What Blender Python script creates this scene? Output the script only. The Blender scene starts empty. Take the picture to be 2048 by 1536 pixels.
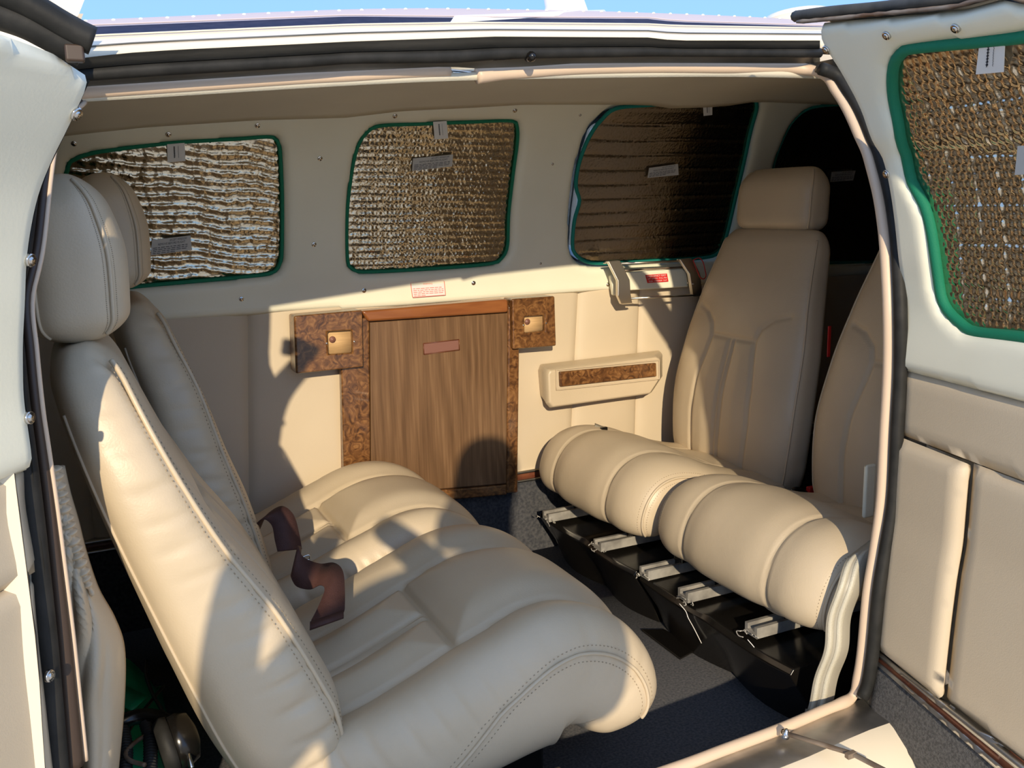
import bpy, bmesh, math, random
import numpy as np
from mathutils import Matrix, Vector
from mathutils.geometry import delaunay_2d_cdt
random.seed(4); np.random.seed(4)
scene = bpy.context.scene
col = scene.collection

# ------------------------------------------------------------------ camera
# X = towards the nose, Y = from the open doors to the far wall, Z = up, cabin floor at 0, metres
FPX = 1850.0
YAW, PITCH, ROLL = math.radians(25), math.radians(11.1), math.radians(1.55)
CAM = np.array([-0.40, -1.0, 0.88])
cF = np.array([math.sin(YAW)*math.cos(PITCH), math.cos(YAW)*math.cos(PITCH), -math.sin(PITCH)])
_r0 = np.array([math.cos(YAW), -math.sin(YAW), 0.0]); _u0 = np.cross(_r0, cF)
cR = _r0*math.cos(ROLL) - _u0*math.sin(ROLL); cU = _u0*math.cos(ROLL) + _r0*math.sin(ROLL)
cam_data = bpy.data.cameras.new('camera'); cam = bpy.data.objects.new('camera', cam_data); col.objects.link(cam)
cam_data.sensor_width = 36.0; cam_data.lens = FPX*36/2048; cam_data.clip_start = 0.02; cam_data.clip_end = 3000
M = Matrix(((cR[0], cU[0], -cF[0], CAM[0]), (cR[1], cU[1], -cF[1], CAM[1]), (cR[2], cU[2], -cF[2], CAM[2]), (0, 0, 0, 1)))
cam.matrix_world = M
scene.camera = cam

# ------------------------------------------------------------------ sky, sun, exposure
SUN_DIR = np.array([0.325, 0.88, -0.335]); SUN_DIR = SUN_DIR/np.linalg.norm(SUN_DIR)
world = bpy.data.worlds.new('sky'); scene.world = world; world.use_nodes = True
wn, wl = world.node_tree.nodes, world.node_tree.links
bg = wn['Background']; bg.inputs['Strength'].default_value = 1.35
tc = wn.new('ShaderNodeTexCoord'); sx = wn.new('ShaderNodeSeparateXYZ'); rp = wn.new('ShaderNodeValToRGB')
wl.new(tc.outputs['Generated'], sx.inputs[0]); wl.new(sx.outputs['Z'], rp.inputs[0]); wl.new(rp.outputs[0], bg.inputs['Color'])
e = rp.color_ramp.elements
e[0].position = 0.0; e[0].color = (0.40, 0.54, 0.74, 1)
e[1].position = 0.9; e[1].color = (0.30, 0.38, 0.54, 1)
k = e.new(0.09); k.color = (0.21, 0.40, 0.74, 1)
k = e.new(0.20); k.color = (0.19, 0.36, 0.70, 1)
sun_data = bpy.data.lights.new('sun', 'SUN'); sun_data.energy = 3.0; sun_data.angle = math.radians(0.55); sun_data.color = (1.0, 0.84, 0.60)
sun = bpy.data.objects.new('sun', sun_data); col.objects.link(sun)
sun.rotation_euler = Vector(SUN_DIR).to_track_quat('-Z', 'Y').to_euler(); sun.location = (-3, -8, 4)
scene.view_settings.view_transform = 'Standard'; scene.view_settings.look = 'None'
scene.view_settings.gamma = 1.0; scene.view_settings.use_curve_mapping = False
scene.view_settings.exposure = 0.56

# ------------------------------------------------------------------ measuring helpers
def ray(px, py): return cF + cR*(px-1024)/FPX - cU*(py-768)/FPX
def at(px, py, ax, v):
    d = ray(px, py); return CAM + d*((v-CAM[ax])/d[ax])
def on(px, py, fn, t0, t1, n=200):
    """first point of the sight line where fn changes sign"""
    d = ray(px, py); ts = np.linspace(t0, t1, n); a = fn(CAM+d*ts[0])
    for i in range(1, n):
        b = fn(CAM+d*ts[i])
        if a*b <= 0:
            lo, hi = ts[i-1], ts[i]
            for _ in range(30):
                m = (lo+hi)/2
                if a*fn(CAM+d*m) <= 0: hi = m
                else: lo = m
            return CAM+d*(lo+hi)/2
        a = b
    return CAM+d*ts[-1]
def smooth(xs, ys):
    """monotone cubic through points"""
    xs = np.array(xs, float); ys = np.array(ys, float); h = np.diff(xs); dl = np.diff(ys)/h
    m = np.zeros(len(xs)); m[0] = dl[0]; m[-1] = dl[-1]
    for i in range(1, len(xs)-1):
        m[i] = 0 if dl[i-1]*dl[i] <= 0 else 2*dl[i-1]*dl[i]/(dl[i-1]+dl[i])
    def f(x):
        x = np.clip(x, xs[0], xs[-1]); i = np.clip(np.searchsorted(xs, x)-1, 0, len(h)-1)
        t = (x-xs[i])/h[i]; t2 = t*t; t3 = t2*t
        return (2*t3-3*t2+1)*ys[i]+(t3-2*t2+t)*h[i]*m[i]+(-2*t3+3*t2)*ys[i+1]+(t3-t2)*h[i]*m[i+1]
    return f
def spline(pts, n):
    """n points evenly spread on a Catmull-Rom curve"""
    P = np.array(pts, float); Q = np.vstack([2*P[0]-P[1], P, 2*P[-1]-P[-2]]); out = []
    for i in range(len(P)-1):
        a, b, c, d = Q[i:i+4]
        for t in np.linspace(0, 1, 24, endpoint=False):
            out.append(.5*(2*b+(c-a)*t+(2*a-5*b+4*c-d)*t*t+(3*b-a-3*c+d)*t**3))
    out.append(P[-1]); out = np.array(out)
    L = np.r_[0, np.cumsum(np.linalg.norm(np.diff(out, axis=0), axis=1))]
    s = np.linspace(0, L[-1], n)
    return np.stack([np.interp(s, L, out[:, k]) for k in range(out.shape[1])], 1)

# ------------------------------------------------------------------ objects
ORI = {}
def setp(o, label=None, cat=None, group=None, kind=None):
    for k, v in (('label', label), ('category', cat), ('group', group), ('kind', kind)):
        if v: o[k] = v
    return o
def thing(name, base, label, cat, group=None, kind=None):
    o = bpy.data.objects.new(name, None); col.objects.link(o); o.empty_display_size = 0.05
    o.location = Vector(base); ORI[o.name] = np.array(base, float)
    return setp(o, label, cat, group, kind)
def obj(name, V, F, mat, parent=None, flat=False, midx=None, bevel=0, solid=0, subsurf=0, label=None):
    V = np.array(V, float).reshape(-1, 3)
    if parent is not None: org = ORI[parent.name]
    else: org = np.array([(V[:, 0].min()+V[:, 0].max())/2, (V[:, 1].min()+V[:, 1].max())/2, V[:, 2].min()])
    me = bpy.data.meshes.new(name); me.from_pydata((V-org).tolist(), [], [list(map(int, f)) for f in F])
    mats = mat if isinstance(mat, (list, tuple)) else [mat]
    for m in mats: me.materials.append(m)
    if midx is not None: me.polygons.foreach_set('material_index', np.array(midx, np.int32))
    me.polygons.foreach_set('use_smooth', np.full(len(me.polygons), not flat, bool))
    me.update()
    o = bpy.data.objects.new(name, me); col.objects.link(o)
    if parent is not None: o.parent = parent
    else: o.location = Vector(org)
    ORI[o.name] = org
    if label: o['label'] = label
    if solid:
        md = o.modifiers.new('thickness', 'SOLIDIFY'); md.thickness = abs(solid); md.offset = -1 if solid > 0 else 1
    if bevel:
        md = o.modifiers.new('rounding', 'BEVEL'); md.width = bevel; md.segments = 3; md.limit_method = 'ANGLE'; md.angle_limit = math.radians(35)
        for p in me.polygons: p.use_smooth = True
        try: md.harden_normals = True
        except Exception: pass
    if subsurf:
        md = o.modifiers.new('smooth', 'SUBSURF'); md.levels = subsurf; md.render_levels = subsurf
    return o

class MB:
    def __init__(s): s.V = []; s.F = []; s.n = 0
    def add(s, V, F):
        V = np.array(V, float).reshape(-1, 3); s.V.append(V); s.F += [[i+s.n for i in f] for f in F]; s.n += len(V); return s
    def grid(s, rows, closed=False, capu=False):
        R = np.array(rows, float); a, b, _ = R.shape; F = []
        for i in range(a-1):
            for j in range(b if closed else b-1):
                k = (j+1) % b; F.append([i*b+j, i*b+k, (i+1)*b+k, (i+1)*b+j])
        if capu: F.append(list(range(b))[::-1]); F.append([(a-1)*b+j for j in range(b)])
        return s.add(R, F)
    def box(s, lo, hi, M=None):
        x0, y0, z0 = lo; x1, y1, z1 = hi
        V = np.array([[x0,y0,z0],[x1,y0,z0],[x1,y1,z0],[x0,y1,z0],[x0,y0,z1],[x1,y0,z1],[x1,y1,z1],[x0,y1,z1]], float)
        if M is not None: V = V @ M[:3, :3].T + M[:3, 3]
        return s.add(V, [[0,3,2,1],[4,5,6,7],[0,1,5,4],[1,2,6,5],[2,3,7,6],[3,0,4,7]])
    def prism(s, poly, vec):
        P = np.array(poly, float); n = len(P); V = np.vstack([P, P+np.array(vec)])
        return s.add(V, [list(range(n)), list(range(2*n-1, n-1, -1))]+[[i, i+n, (i+1) % n+n, (i+1) % n] for i in range(n)])
    def tube(s, pts, r, n=10, cap=True, flat=1.0, closed=False):
        P = np.array(pts, float); m = len(P); r = np.full(m, r) if np.isscalar(r) else np.array(r)
        T = np.gradient(P, axis=0)
        if closed: T = np.roll(P, -1, 0)-np.roll(P, 1, 0)
        T /= np.linalg.norm(T, axis=1)[:, None]+1e-12
        up = np.array([0, 0, 1.0]) if abs(T[0][2]) < .9 else np.array([1.0, 0, 0]); rows = []
        a = np.cross(T[0], up); a /= np.linalg.norm(a)
        for i in range(m):
            a = a-T[i]*(a@T[i]); a /= np.linalg.norm(a); b = np.cross(T[i], a)
            th = np.linspace(0, 2*np.pi, n, endpoint=False)
            rows.append(P[i]+r[i]*(np.cos(th)[:, None]*a+flat*np.sin(th)[:, None]*b))
        if closed: rows.append(rows[0])
        return s.grid(rows, closed=True, capu=cap and not closed)
    def lathe(s, c, axis, prof, n=16, capends=True):
        c = np.array(c, float); w = np.array(axis, float); w /= np.linalg.norm(w)
        a = np.cross(w, [0, 0, 1.0] if abs(w[2]) < .9 else [1.0, 0, 0]); a /= np.linalg.norm(a); b = np.cross(w, a)
        th = np.linspace(0, 2*np.pi, n, endpoint=False)
        rows = [c+w*h+r*(np.cos(th)[:, None]*a+np.sin(th)[:, None]*b) for r, h in prof]
        return s.grid(rows, closed=True, capu=capends)
    def ribbon(s, pts, wid, thick=.0016):
        """strap: pts centre line, wid half-width vectors"""
        P = np.array(pts, float); W = np.array(wid, float)
        if W.ndim == 1: W = np.tile(W, (len(P), 1))
        T = np.gradient(P, axis=0); N = np.cross(T, W); N /= np.linalg.norm(N, axis=1)[:, None]+1e-12
        rows = [[p-w-n*thick/2, p+w-n*thick/2, p+w+n*thick/2, p-w+n*thick/2] for p, w, n in zip(P, W, N)]
        return s.grid(rows, closed=True, capu=True)
    def obj(s, name, mat, parent=None, **k): return obj(name, np.vstack(s.V), s.F, mat, parent, **k)

def inside(P, poly):
    x, y = P[:, 0], P[:, 1]; c = np.zeros(len(P), bool); q = np.array(poly); j = len(q)-1
    for i in range(len(q)):
        xi, yi = q[i]; xj, yj = q[j]
        hit = ((yi > y) != (yj > y)) & (x < (xj-xi)*(y-yi)/(yj-yi+1e-15)+xi); c ^= hit; j = i
    return c
def dist_poly(P, poly, closed=True):
    q = np.array(poly, float); d = np.full(len(P), 1e9); n = len(q)
    for i in range(n if closed else n-1):
        a, b = q[i], q[(i+1) % n]; ab = b-a; t = np.clip(((P-a)@ab)/(ab@ab+1e-15), 0, 1)
        d = np.minimum(d, np.linalg.norm(P-a-t[:, None]*ab, axis=1))
    return d
def resample(poly, step, closed=True):
    q = np.array(poly, float)
    if closed: q = np.vstack([q, q[:1]])
    L = np.r_[0, np.cumsum(np.linalg.norm(np.diff(q, axis=0), axis=1))]; n = max(4, int(L[-1]/step))
    s = np.linspace(0, L[-1], n+1)[:-1] if closed else np.linspace(0, L[-1], n+1)
    return np.stack([np.interp(s, L, q[:, k]) for k in range(q.shape[1])], 1)
def roundpoly(pts, step):
    """closed smooth outline through points"""
    P = np.array(pts, float); n = len(P); out = []
    for i in range(n):
        a, b, c, d = P[i-1], P[i], P[(i+1) % n], P[(i+2) % n]
        for t in np.linspace(0, 1, 12, endpoint=False):
            out.append(.5*(2*b+(c-a)*t+(2*a-5*b+4*c-d)*t*t+(3*b-a-3*c+d)*t**3))
    return resample(out, step)
def panel(outline, holes, step, fmap, jitter=0, rings=()):
    """triangulated sheet in 2D mapped to 3D by fmap(P2)->P3; returns V,F"""
    out = resample(outline, step); hs = [resample(h, step) for h in holes]
    lo, hi = out.min(0), out.max(0)
    gx = np.arange(lo[0]+step/2, hi[0], step); gy = np.arange(lo[1]+step/2, hi[1], step)
    G = np.stack(np.meshgrid(gx, gy), -1).reshape(-1, 2)
    if jitter: G = G+np.random.uniform(-jitter, jitter, G.shape)*step
    keep = inside(G, out) & (dist_poly(G, out) > step*.55)
    for h in hs: keep &= ~inside(G, h) & (dist_poly(G, h) > step*.55)
    G = G[keep]; pts = [out]+hs; V = np.vstack(pts+[G]); E = []; k = 0
    for p in pts:
        n = len(p); E += [(k+i, k+(i+1) % n) for i in range(n)]; k += n
    r = delaunay_2d_cdt([Vector(v) for v in V], E, [], 0, 1e-7)
    V2 = np.array([[v.x, v.y] for v in r[0]]); F = np.array([f for f in r[2] if len(f) == 3])
    cen = V2[F].mean(1); ok = inside(cen, out)
    for h in hs: ok &= ~inside(cen, h)
    F = F[ok]
    a = V2[F[:, 1]]-V2[F[:, 0]]; b = V2[F[:, 2]]-V2[F[:, 0]]; flip = (a[:, 0]*b[:, 1]-a[:, 1]*b[:, 0]) < 0
    F[flip] = F[flip][:, ::-1]
    return fmap(V2), F.tolist(), V2

# ------------------------------------------------------------------ materials
def sock(n, *names):
    for a in names:
        if a in n.inputs: return n.inputs[a]
def mat(name, colr, rough=.5, metal=0, col2=None, nscale=8, bump=0, bscale=200, spec=None, stretch=None, detail=3, bump2=None, coat=0, sheen=0, ramp=(.35, .65)):
    m = bpy.data.materials.new(name); m.use_nodes = True; nt = m.node_tree; N, L = nt.nodes, nt.links
    b = N['Principled BSDF']; b.inputs['Base Color'].default_value = (*colr, 1); b.inputs['Roughness'].default_value = rough; b.inputs['Metallic'].default_value = metal
    if spec is not None: sock(b, 'Specular IOR Level', 'Specular').default_value = spec
    if coat: sock(b, 'Coat Weight').default_value = coat
    if sheen: sock(b, 'Sheen Weight').default_value = sheen
    t = N.new('ShaderNodeTexCoord'); mp = N.new('ShaderNodeMapping'); L.new(t.outputs['Object'], mp.inputs[0])
    if stretch: mp.inputs['Scale'].default_value = stretch
    if col2 is not None:
        nz = N.new('ShaderNodeTexNoise'); nz.inputs['Scale'].default_value = nscale; nz.inputs['Detail'].default_value = detail
        L.new(mp.outputs[0], nz.inputs['Vector']); r = N.new('ShaderNodeValToRGB')
        r.color_ramp.elements[0].position = ramp[0]; r.color_ramp.elements[1].position = ramp[1]
        r.color_ramp.elements[0].color = (*colr, 1); r.color_ramp.elements[1].color = (*col2, 1)
        L.new(nz.outputs['Fac'], r.inputs[0]); L.new(r.outputs[0], b.inputs['Base Color'])
    last = None
    for sc, st in ([(bscale, bump)] if bump else [])+([bump2] if bump2 else []):
        nz = N.new('ShaderNodeTexNoise'); nz.inputs['Scale'].default_value = sc; nz.inputs['Detail'].default_value = 2
        L.new(mp.outputs[0], nz.inputs['Vector']); bp = N.new('ShaderNodeBump'); bp.inputs['Strength'].default_value = st; bp.inputs['Distance'].default_value = .002
        L.new(nz.outputs['Fac'], bp.inputs['Height'])
        if last: L.new(last.outputs[0], bp.inputs['Normal'])
        last = bp
    if last: L.new(last.outputs[0], b.inputs['Normal'])
    return m
MT = {}
MT['leather'] = mat('tan_leather', (.545, .44, .300), .42, col2=(.585, .475, .33), nscale=6, bump=.12, bscale=420, bump2=(38, .16))
MT['wall_leather'] = mat('tan_wall_vinyl', (.56, .46, .325), .55, col2=(.60, .50, .36), nscale=4, bump=.10, bscale=600)
MT['cream'] = mat('cream_plastic', (.84, .81, .65), .45, col2=(.80, .77, .61), nscale=5, bump=.05, bscale=300)
MT['headliner'] = mat('headliner_cloth', (.68, .63, .50), .8, col2=(.64, .59, .47), nscale=6, bump=.12, bscale=500)
MT['welt'] = mat('peach_vinyl_welt', (.66, .50, .36), .45, bump=.05, bscale=300)
MT['carpet'] = mat('charcoal_carpet', (.040, .042, .050), .95, col2=(.085, .083, .086), nscale=220, bump=.6, bscale=700, detail=4)
MT['carpet_dk'] = mat('carpet_kick', (.035, .037, .045), .95, col2=(.075, .075, .08), nscale=150, bump=.6, bscale=500)
MT['rubber'] = mat('black_rubber', (.014, .014, .013), .6, spec=.25, col2=(.026, .025, .023), nscale=30, bump=.15, bscale=150)
MT['rubber_grey'] = mat('worn_grey_rubber', (.038, .037, .033), .6, spec=.25, col2=(.065, .062, .055), nscale=25, stretch=(.3, 1, 1), bump=.2, bscale=120)
MT['blackplastic'] = mat('black_gloss_plastic', (.008, .007, .006), .22, bump=.08, bscale=25)
MT['paint'] = mat('cream_paint', (.80, .70, .54), .25, coat=.4, col2=(.78, .68, .52), nscale=12)
MT['paint_top'] = mat('pinkish_white_paint', (.62, .52, .52), .55, spec=.2)
MT['navy'] = mat('navy_paint', (.010, .014, .050), .6, spec=.15, col2=(.022, .026, .065), nscale=60)
MT['steel'] = mat('brushed_steel', (.72, .68, .61), .34, 1.0, bump=.1, bscale=200, stretch=(1, 1, 8))
MT['chrome'] = mat('chrome', (.62, .60, .57), .14, 1.0)
MT['alu'] = mat('worn_aluminium', (.55, .53, .50), .35, 1.0, col2=(.40, .39, .37), nscale=20, bump=.1, bscale=80)
MT['channel'] = mat('grey_metal_channel', (.20, .195, .18), .4, .7, col2=(.12, .115, .10), nscale=15, stretch=(.5, 1, 1))
MT['rust'] = mat('rusty_steel', (.12, .060, .026), .6, .2, col2=(.26, .21, .16), nscale=25, bump=.2, bscale=80)
MT['green'] = mat('green_binding', (.0, .17, .085), .75, bump=.3, bscale=900)
MT['teal'] = mat('teal_binding', (.0, .20, .16), .75, bump=.3, bscale=900)
MT['greenbag'] = mat('green_nylon', (.005, .36, .17), .45, col2=(.0, .26, .12), nscale=15, bump=.2, bscale=40)
MT['belt'] = mat('brown_webbing', (.055, .020, .016), .7, col2=(.075, .029, .023), nscale=40, bump=.4, bscale=600)
MT['paper'] = mat('white_label', (.72, .72, .70), .5)
MT['ink'] = mat('black_ink', (.03, .03, .04), .6)
MT['redink'] = mat('red_print', (.65, .02, .02), .5)
MT['palered'] = mat('pale_red_print', (.75, .18, .14), .5)
MT['white'] = mat('white_paint', (.82, .80, .76), .3, coat=.3)
MT['rawwood'] = mat('raw_wood', (.62, .40, .19), .7, col2=(.52, .33, .15), nscale=20, stretch=(1, 1, 12))
MT['plate'] = mat('mauve_plate', (.22, .10, .075), .4)
MT['thread'] = mat('pale_thread', (.62, .54, .40), .6)
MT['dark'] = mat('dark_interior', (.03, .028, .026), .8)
MT['shirt'] = mat('pale_shirt', (.62, .62, .60), .8)
MT['red'] = mat('red_plastic', (.55, .02, .015), .35)
MT['concrete'] = mat('dry_ground', (.66, .60, .50), .9, col2=(.58, .52, .43), nscale=.8, bump=.3, bscale=30)
MT['glassy'] = mat('tinted_acrylic', (.25, .27, .28), .06)
sock(MT['glassy'].node_tree.nodes['Principled BSDF'], 'Transmission Weight', 'Transmission').default_value = 0.9

def wood(name, a, b, c, kind):
    m = bpy.data.materials.new(name); m.use_nodes = True; nt = m.node_tree; N, L = nt.nodes, nt.links
    bs = N['Principled BSDF']; bs.inputs['Roughness'].default_value = .28 if kind == 'burl' else .38
    if kind == 'burl': sock(bs, 'Coat Weight').default_value = .35
    t = N.new('ShaderNodeTexCoord'); mp = N.new('ShaderNodeMapping'); L.new(t.outputs['Object'], mp.inputs[0])
    r = N.new('ShaderNodeValToRGB'); L.new(r.outputs[0], bs.inputs['Base Color'])
    r.color_ramp.elements[0].color = (*a, 1); r.color_ramp.elements[1].color = (*c, 1)
    k = r.color_ramp.elements.new(.5); k.color = (*b, 1)
    if kind == 'burl':
        n1 = N.new('ShaderNodeTexNoise'); n1.inputs['Scale'].default_value = 46; n1.inputs['Detail'].default_value = 6; sock(n1, 'Distortion').default_value = 2.2
        L.new(mp.outputs[0], n1.inputs['Vector']); L.new(n1.outputs['Fac'], r.inputs[0])
        r.color_ramp.elements[0].position = .33; r.color_ramp.elements[2].position = .68
    else:
        # flat-sawn walnut: tall nested arches about a centre line + fine vertical pores
        sp = N.new('ShaderNodeSeparateXYZ'); L.new(mp.outputs[0], sp.inputs[0])
        wn_ = N.new('ShaderNodeTexNoise'); wn_.inputs['Scale'].default_value = 5; wn_.inputs['Detail'].default_value = 3
        mp2 = N.new('ShaderNodeMapping'); mp2.inputs['Scale'].default_value = (2.5, 1, .6); L.new(t.outputs['Object'], mp2.inputs[0]); L.new(mp2.outputs[0], wn_.inputs['Vector'])
        def mth(op, x, y=None):
            q = N.new('ShaderNodeMath'); q.operation = op
            for i, v in enumerate((x, y)):
                if v is None: continue
                if isinstance(v, (int, float)): q.inputs[i].default_value = v
                else: L.new(v, q.inputs[i])
            return q.outputs[0]
        x0 = mth('ADD', sp.outputs['X'], mth('MULTIPLY', mth('SUBTRACT', wn_.outputs['Fac'], .5), .05))
        arch = mth('ADD', mth('MULTIPLY', mth('MULTIPLY', x0, x0), 34), mth('MULTIPLY', sp.outputs['Z'], .42))
        arch = mth('ADD', arch, mth('MULTIPLY', mth('ABSOLUTE', x0), 1.5))
        wav = mth('SINE', mth('MULTIPLY', mth('ADD', arch, mth('MULTIPLY', wn_.outputs['Fac'], .12)), 32))
        mp3 = N.new('ShaderNodeMapping'); mp3.inputs['Scale'].default_value = (220, 220, 7); L.new(t.outputs['Object'], mp3.inputs[0])
        n3 = N.new('ShaderNodeTexNoise'); n3.inputs['Scale'].default_value = 1; n3.inputs['Detail'].default_value = 3; L.new(mp3.outputs[0], n3.inputs['Vector'])
        v = mth('ADD', mth('MULTIPLY', wav, .075), mth('ADD', mth('MULTIPLY', n3.outputs['Fac'], .55), mth('MULTIPLY', wn_.outputs['Fac'], .35)))
        L.new(v, r.inputs[0]); r.color_ramp.elements[0].position = .22; r.color_ramp.elements[2].position = .72
    return m
MT['burl'] = wood('burl_veneer', (.060, .024, .009), (.15, .064, .021), (.27, .13, .045), 'burl')
MT['walnut'] = wood('walnut_veneer', (.095, .048, .020), (.165, .090, .042), (.25, .145, .072), 'walnut')
MT['cherry'] = mat('cherry_rail', (.22, .072, .022), .3, col2=(.28, .10, .03), nscale=12, stretch=(1, 1, 6), coat=.3)
MT['redwood'] = mat('dark_red_wood', (.13, .035, .018), .4, col2=(.18, .06, .025), nscale=60)

def foil(name, tint, bub, rough, bst=.2, cst=.25):
    m = bpy.data.materials.new(name); m.use_nodes = True; nt = m.node_tree; N, L = nt.nodes, nt.links
    b = N['Principled BSDF']; b.inputs['Base Color'].default_value = (*tint, 1); b.inputs['Metallic'].default_value = 1; b.inputs['Roughness'].default_value = rough
    t = N.new('ShaderNodeTexCoord'); last = None
    for sc, st, typ in ((bub, bst, 'vor'), (60, cst, 'n')):
        if typ == 'n':
            x = N.new('ShaderNodeTexNoise'); x.inputs['Scale'].default_value = sc; x.inputs['Detail'].default_value = 4; o = x.outputs['Fac']
        else:
            x = N.new('ShaderNodeTexVoronoi'); x.inputs['Scale'].default_value = sc; o = x.outputs['Distance']
        L.new(t.outputs['Object'], x.inputs['Vector'])
        bp = N.new('ShaderNodeBump'); bp.inputs['Strength'].default_value = st; bp.inputs['Distance'].default_value = .004
        L.new(o, bp.inputs['Height'])
        if last: L.new(last.outputs[0], bp.inputs['Normal'])
        last = bp
    L.new(last.outputs[0], b.inputs['Normal']); return m
MT['foil'] = foil('crinkled_silver_foil', (.56, .49, .37), 110, .17)
MT['foil_dark'] = foil('dark_reflection_foil', (.44, .38, .30), 150, .24, .12, .12)  # same foil, colour darkened for the dark cabin it mirrors
MT['foil_bubble'] = foil('bubble_foil', (.66, .58, .46), 60, .16, .0, .18)

def text(body, size, o, xa, ya, m, parent, name='lettering', shear=0):
    """flat lettering: o = left end of base line, xa / ya unit vectors"""
    c = bpy.data.curves.new('txt', 'FONT'); c.body = body; c.size = size; c.shear = shear; c.resolution_u = 2
    t = bpy.data.objects.new('txt', c); col.objects.link(t)
    me = bpy.data.meshes.new_from_object(t); bpy.data.objects.remove(t)
    V = np.array([v.co[:] for v in me.vertices]).reshape(-1, 3); F = [list(p.vertices) for p in me.polygons]
    if not len(V): return None
    xa = np.array(xa); ya = np.array(ya); W = np.array(o)+V[:, :1]*xa+V[:, 1:2]*ya
    return obj(name, W, F, m, parent, flat=True)

MT['railmetal'] = mat('bright_rail_metal', (.58, .55, .49), .3, .4, col2=(.34, .32, .29), nscale=30)

# ================================================================== THE SHELL
X0, X1 = -1.15, 2.15
yw = smooth([-.2, 0, .2, .66, .76, .95, 1.04, 1.10, 1.16], [1.0, 1.02, 1.04, 1.05, 1.035, .985, .945, .895, .80])     # far wall section
yn = smooth([-.45, -.2, .05, .3, .7, .85, .95, 1.03, 1.08, 1.12], [.12, .03, -.02, -.04, -.04, .0, .05, .11, .15, .20])   # near side, line of the door jambs
def wall_hit(px, py, off=0): return on(px, py, lambda p: p[1]-(yw(p[2])+off), 1.2, 4.0)
def wxz(px, py): p = wall_hit(px, py); return (p[0], p[2])
def near_hit(px, py, off=0): return on(px, py, lambda p: p[1]-(yn(p[2])+off), .5, 2.5)
dr = smooth([-1.2, -.6, -.34, .185, .83, 2.2], [-.13, -.07, -.045, 0, .02, .03])
def roofz(x, y): return 1.19+dr(x)-(.8 if y < .53 else .35)*(y-.53)**2
def roof_hit(px, py):
    return on(px, py, lambda p: p[2]-roofz(p[0], p[1]) if p[1] > -.1 else 1.0, 1.0, 1.75, 400)
def pxline(pts, xs): P = np.array(pts, float); return np.interp(xs, P[:, 0], P[:, 1])

MT['brown'] = mat('welt_shade_and_bracket_brown', (.050, .030, .019), .5)  # shade on the aft welt as a colour; also the bracket's own brown
# ground
MB().grid([[[-60, y, -.54], [60, y, -.54]] for y in (-60, 60)]).obj('ground', MT['concrete'])
setp(bpy.data.objects['ground'], 'pale dry ground around the aircraft', 'ground', kind='structure')

# floor
fl = MB().box((X0, -.03, -.05), (X1, 1.03, 0)).obj('floor', MT['carpet']); setp(fl, 'dark charcoal carpet on the cabin floor', 'floor', kind='structure')

# far wall below the windows: backing + sewn panels
xs = np.linspace(X0, X1, 40); zs = np.linspace(-.02, .70, 14)
wf = MB().grid([[[x, yw(z)+.03, z] for x in xs] for z in zs]).obj('wall_far', MT['dark'])
setp(wf, 'tan quilted vinyl wall opposite the open doors', 'wall', kind='structure')
def seam_x(z, s):                                         # slightly leaning seams
    (xa, za), (xb, zb) = s; return xa+(xb-xa)*(z-za)/(zb-za)
S = []
for a, b in (((497, 645), (500, 1000)), ((1160, 600), (1146, 880)), ((1284, 585), (1274, 880)), ((1405, 575), (1402, 640))):
    S.append((wxz(*a), wxz(*b)))
seams = [((X0, .65), (X0, .2)), ((-.78, .65), (-.78, .2)), ((-.42, .65), (-.42, .2)), S[0], ((.33, .65), (.34, .2)), S[1], S[2], S[3], ((1.48, .65), (1.48, .2)), ((1.82, .65), (1.82, .2)), ((X1, .65), (X1, .2))]
zb, zt = .212, .672
for i in range(len(seams)-1):
    rows = []
    for z in np.linspace(zb, zt, 20):
        a, b = seam_x(z, seams[i]), seam_x(z, seams[i+1]); row = []
        for u in np.r_[np.linspace(0, .06, 5)[:-1], np.linspace(.06, .94, 14), np.linspace(.94, 1, 5)[1:]]:
            x = a+(b-a)*u; d = min(x-a, b-x); puff = .010*(1-math.exp(-d/.010))+.004*math.sin(math.pi*u)
            row.append([x, yw(z)+.012-puff, z])
        rows.append(row)
    MB().grid(rows).obj('upholstery_panel', MT['wall_leather'], wf)
# kick panel of carpet under the baseboard
MB().grid([[[x, yw(z)+.004, z] for x in xs] for z in np.linspace(-.01, .19, 5)]).obj('kick_carpet', MT['carpet_dk'], wf)
# baseboard: silver bead, red wood strip, silver bead
bb = thing('baseboard_far', ((X0+X1)/2, 1.03, .185), 'wood strip between two silver beads along the far wall', 'baseboard', kind='structure')
def strip(z0, z1, proud):
    return MB().grid([[[x, yw(z)-q, z] for x in xs] for z, q in ((z0, -.01), (z0, proud), ((z0+z1)/2, proud+.001), (z1, proud), (z1, -.01))])
strip(.184, .190, .008).obj('silver_bead', MT['alu'], bb); strip(.190, .206, .004).obj('wood_strip', MT['redwood'], bb); strip(.206, .212, .008).obj('silver_bead', MT['alu'], bb)

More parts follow.
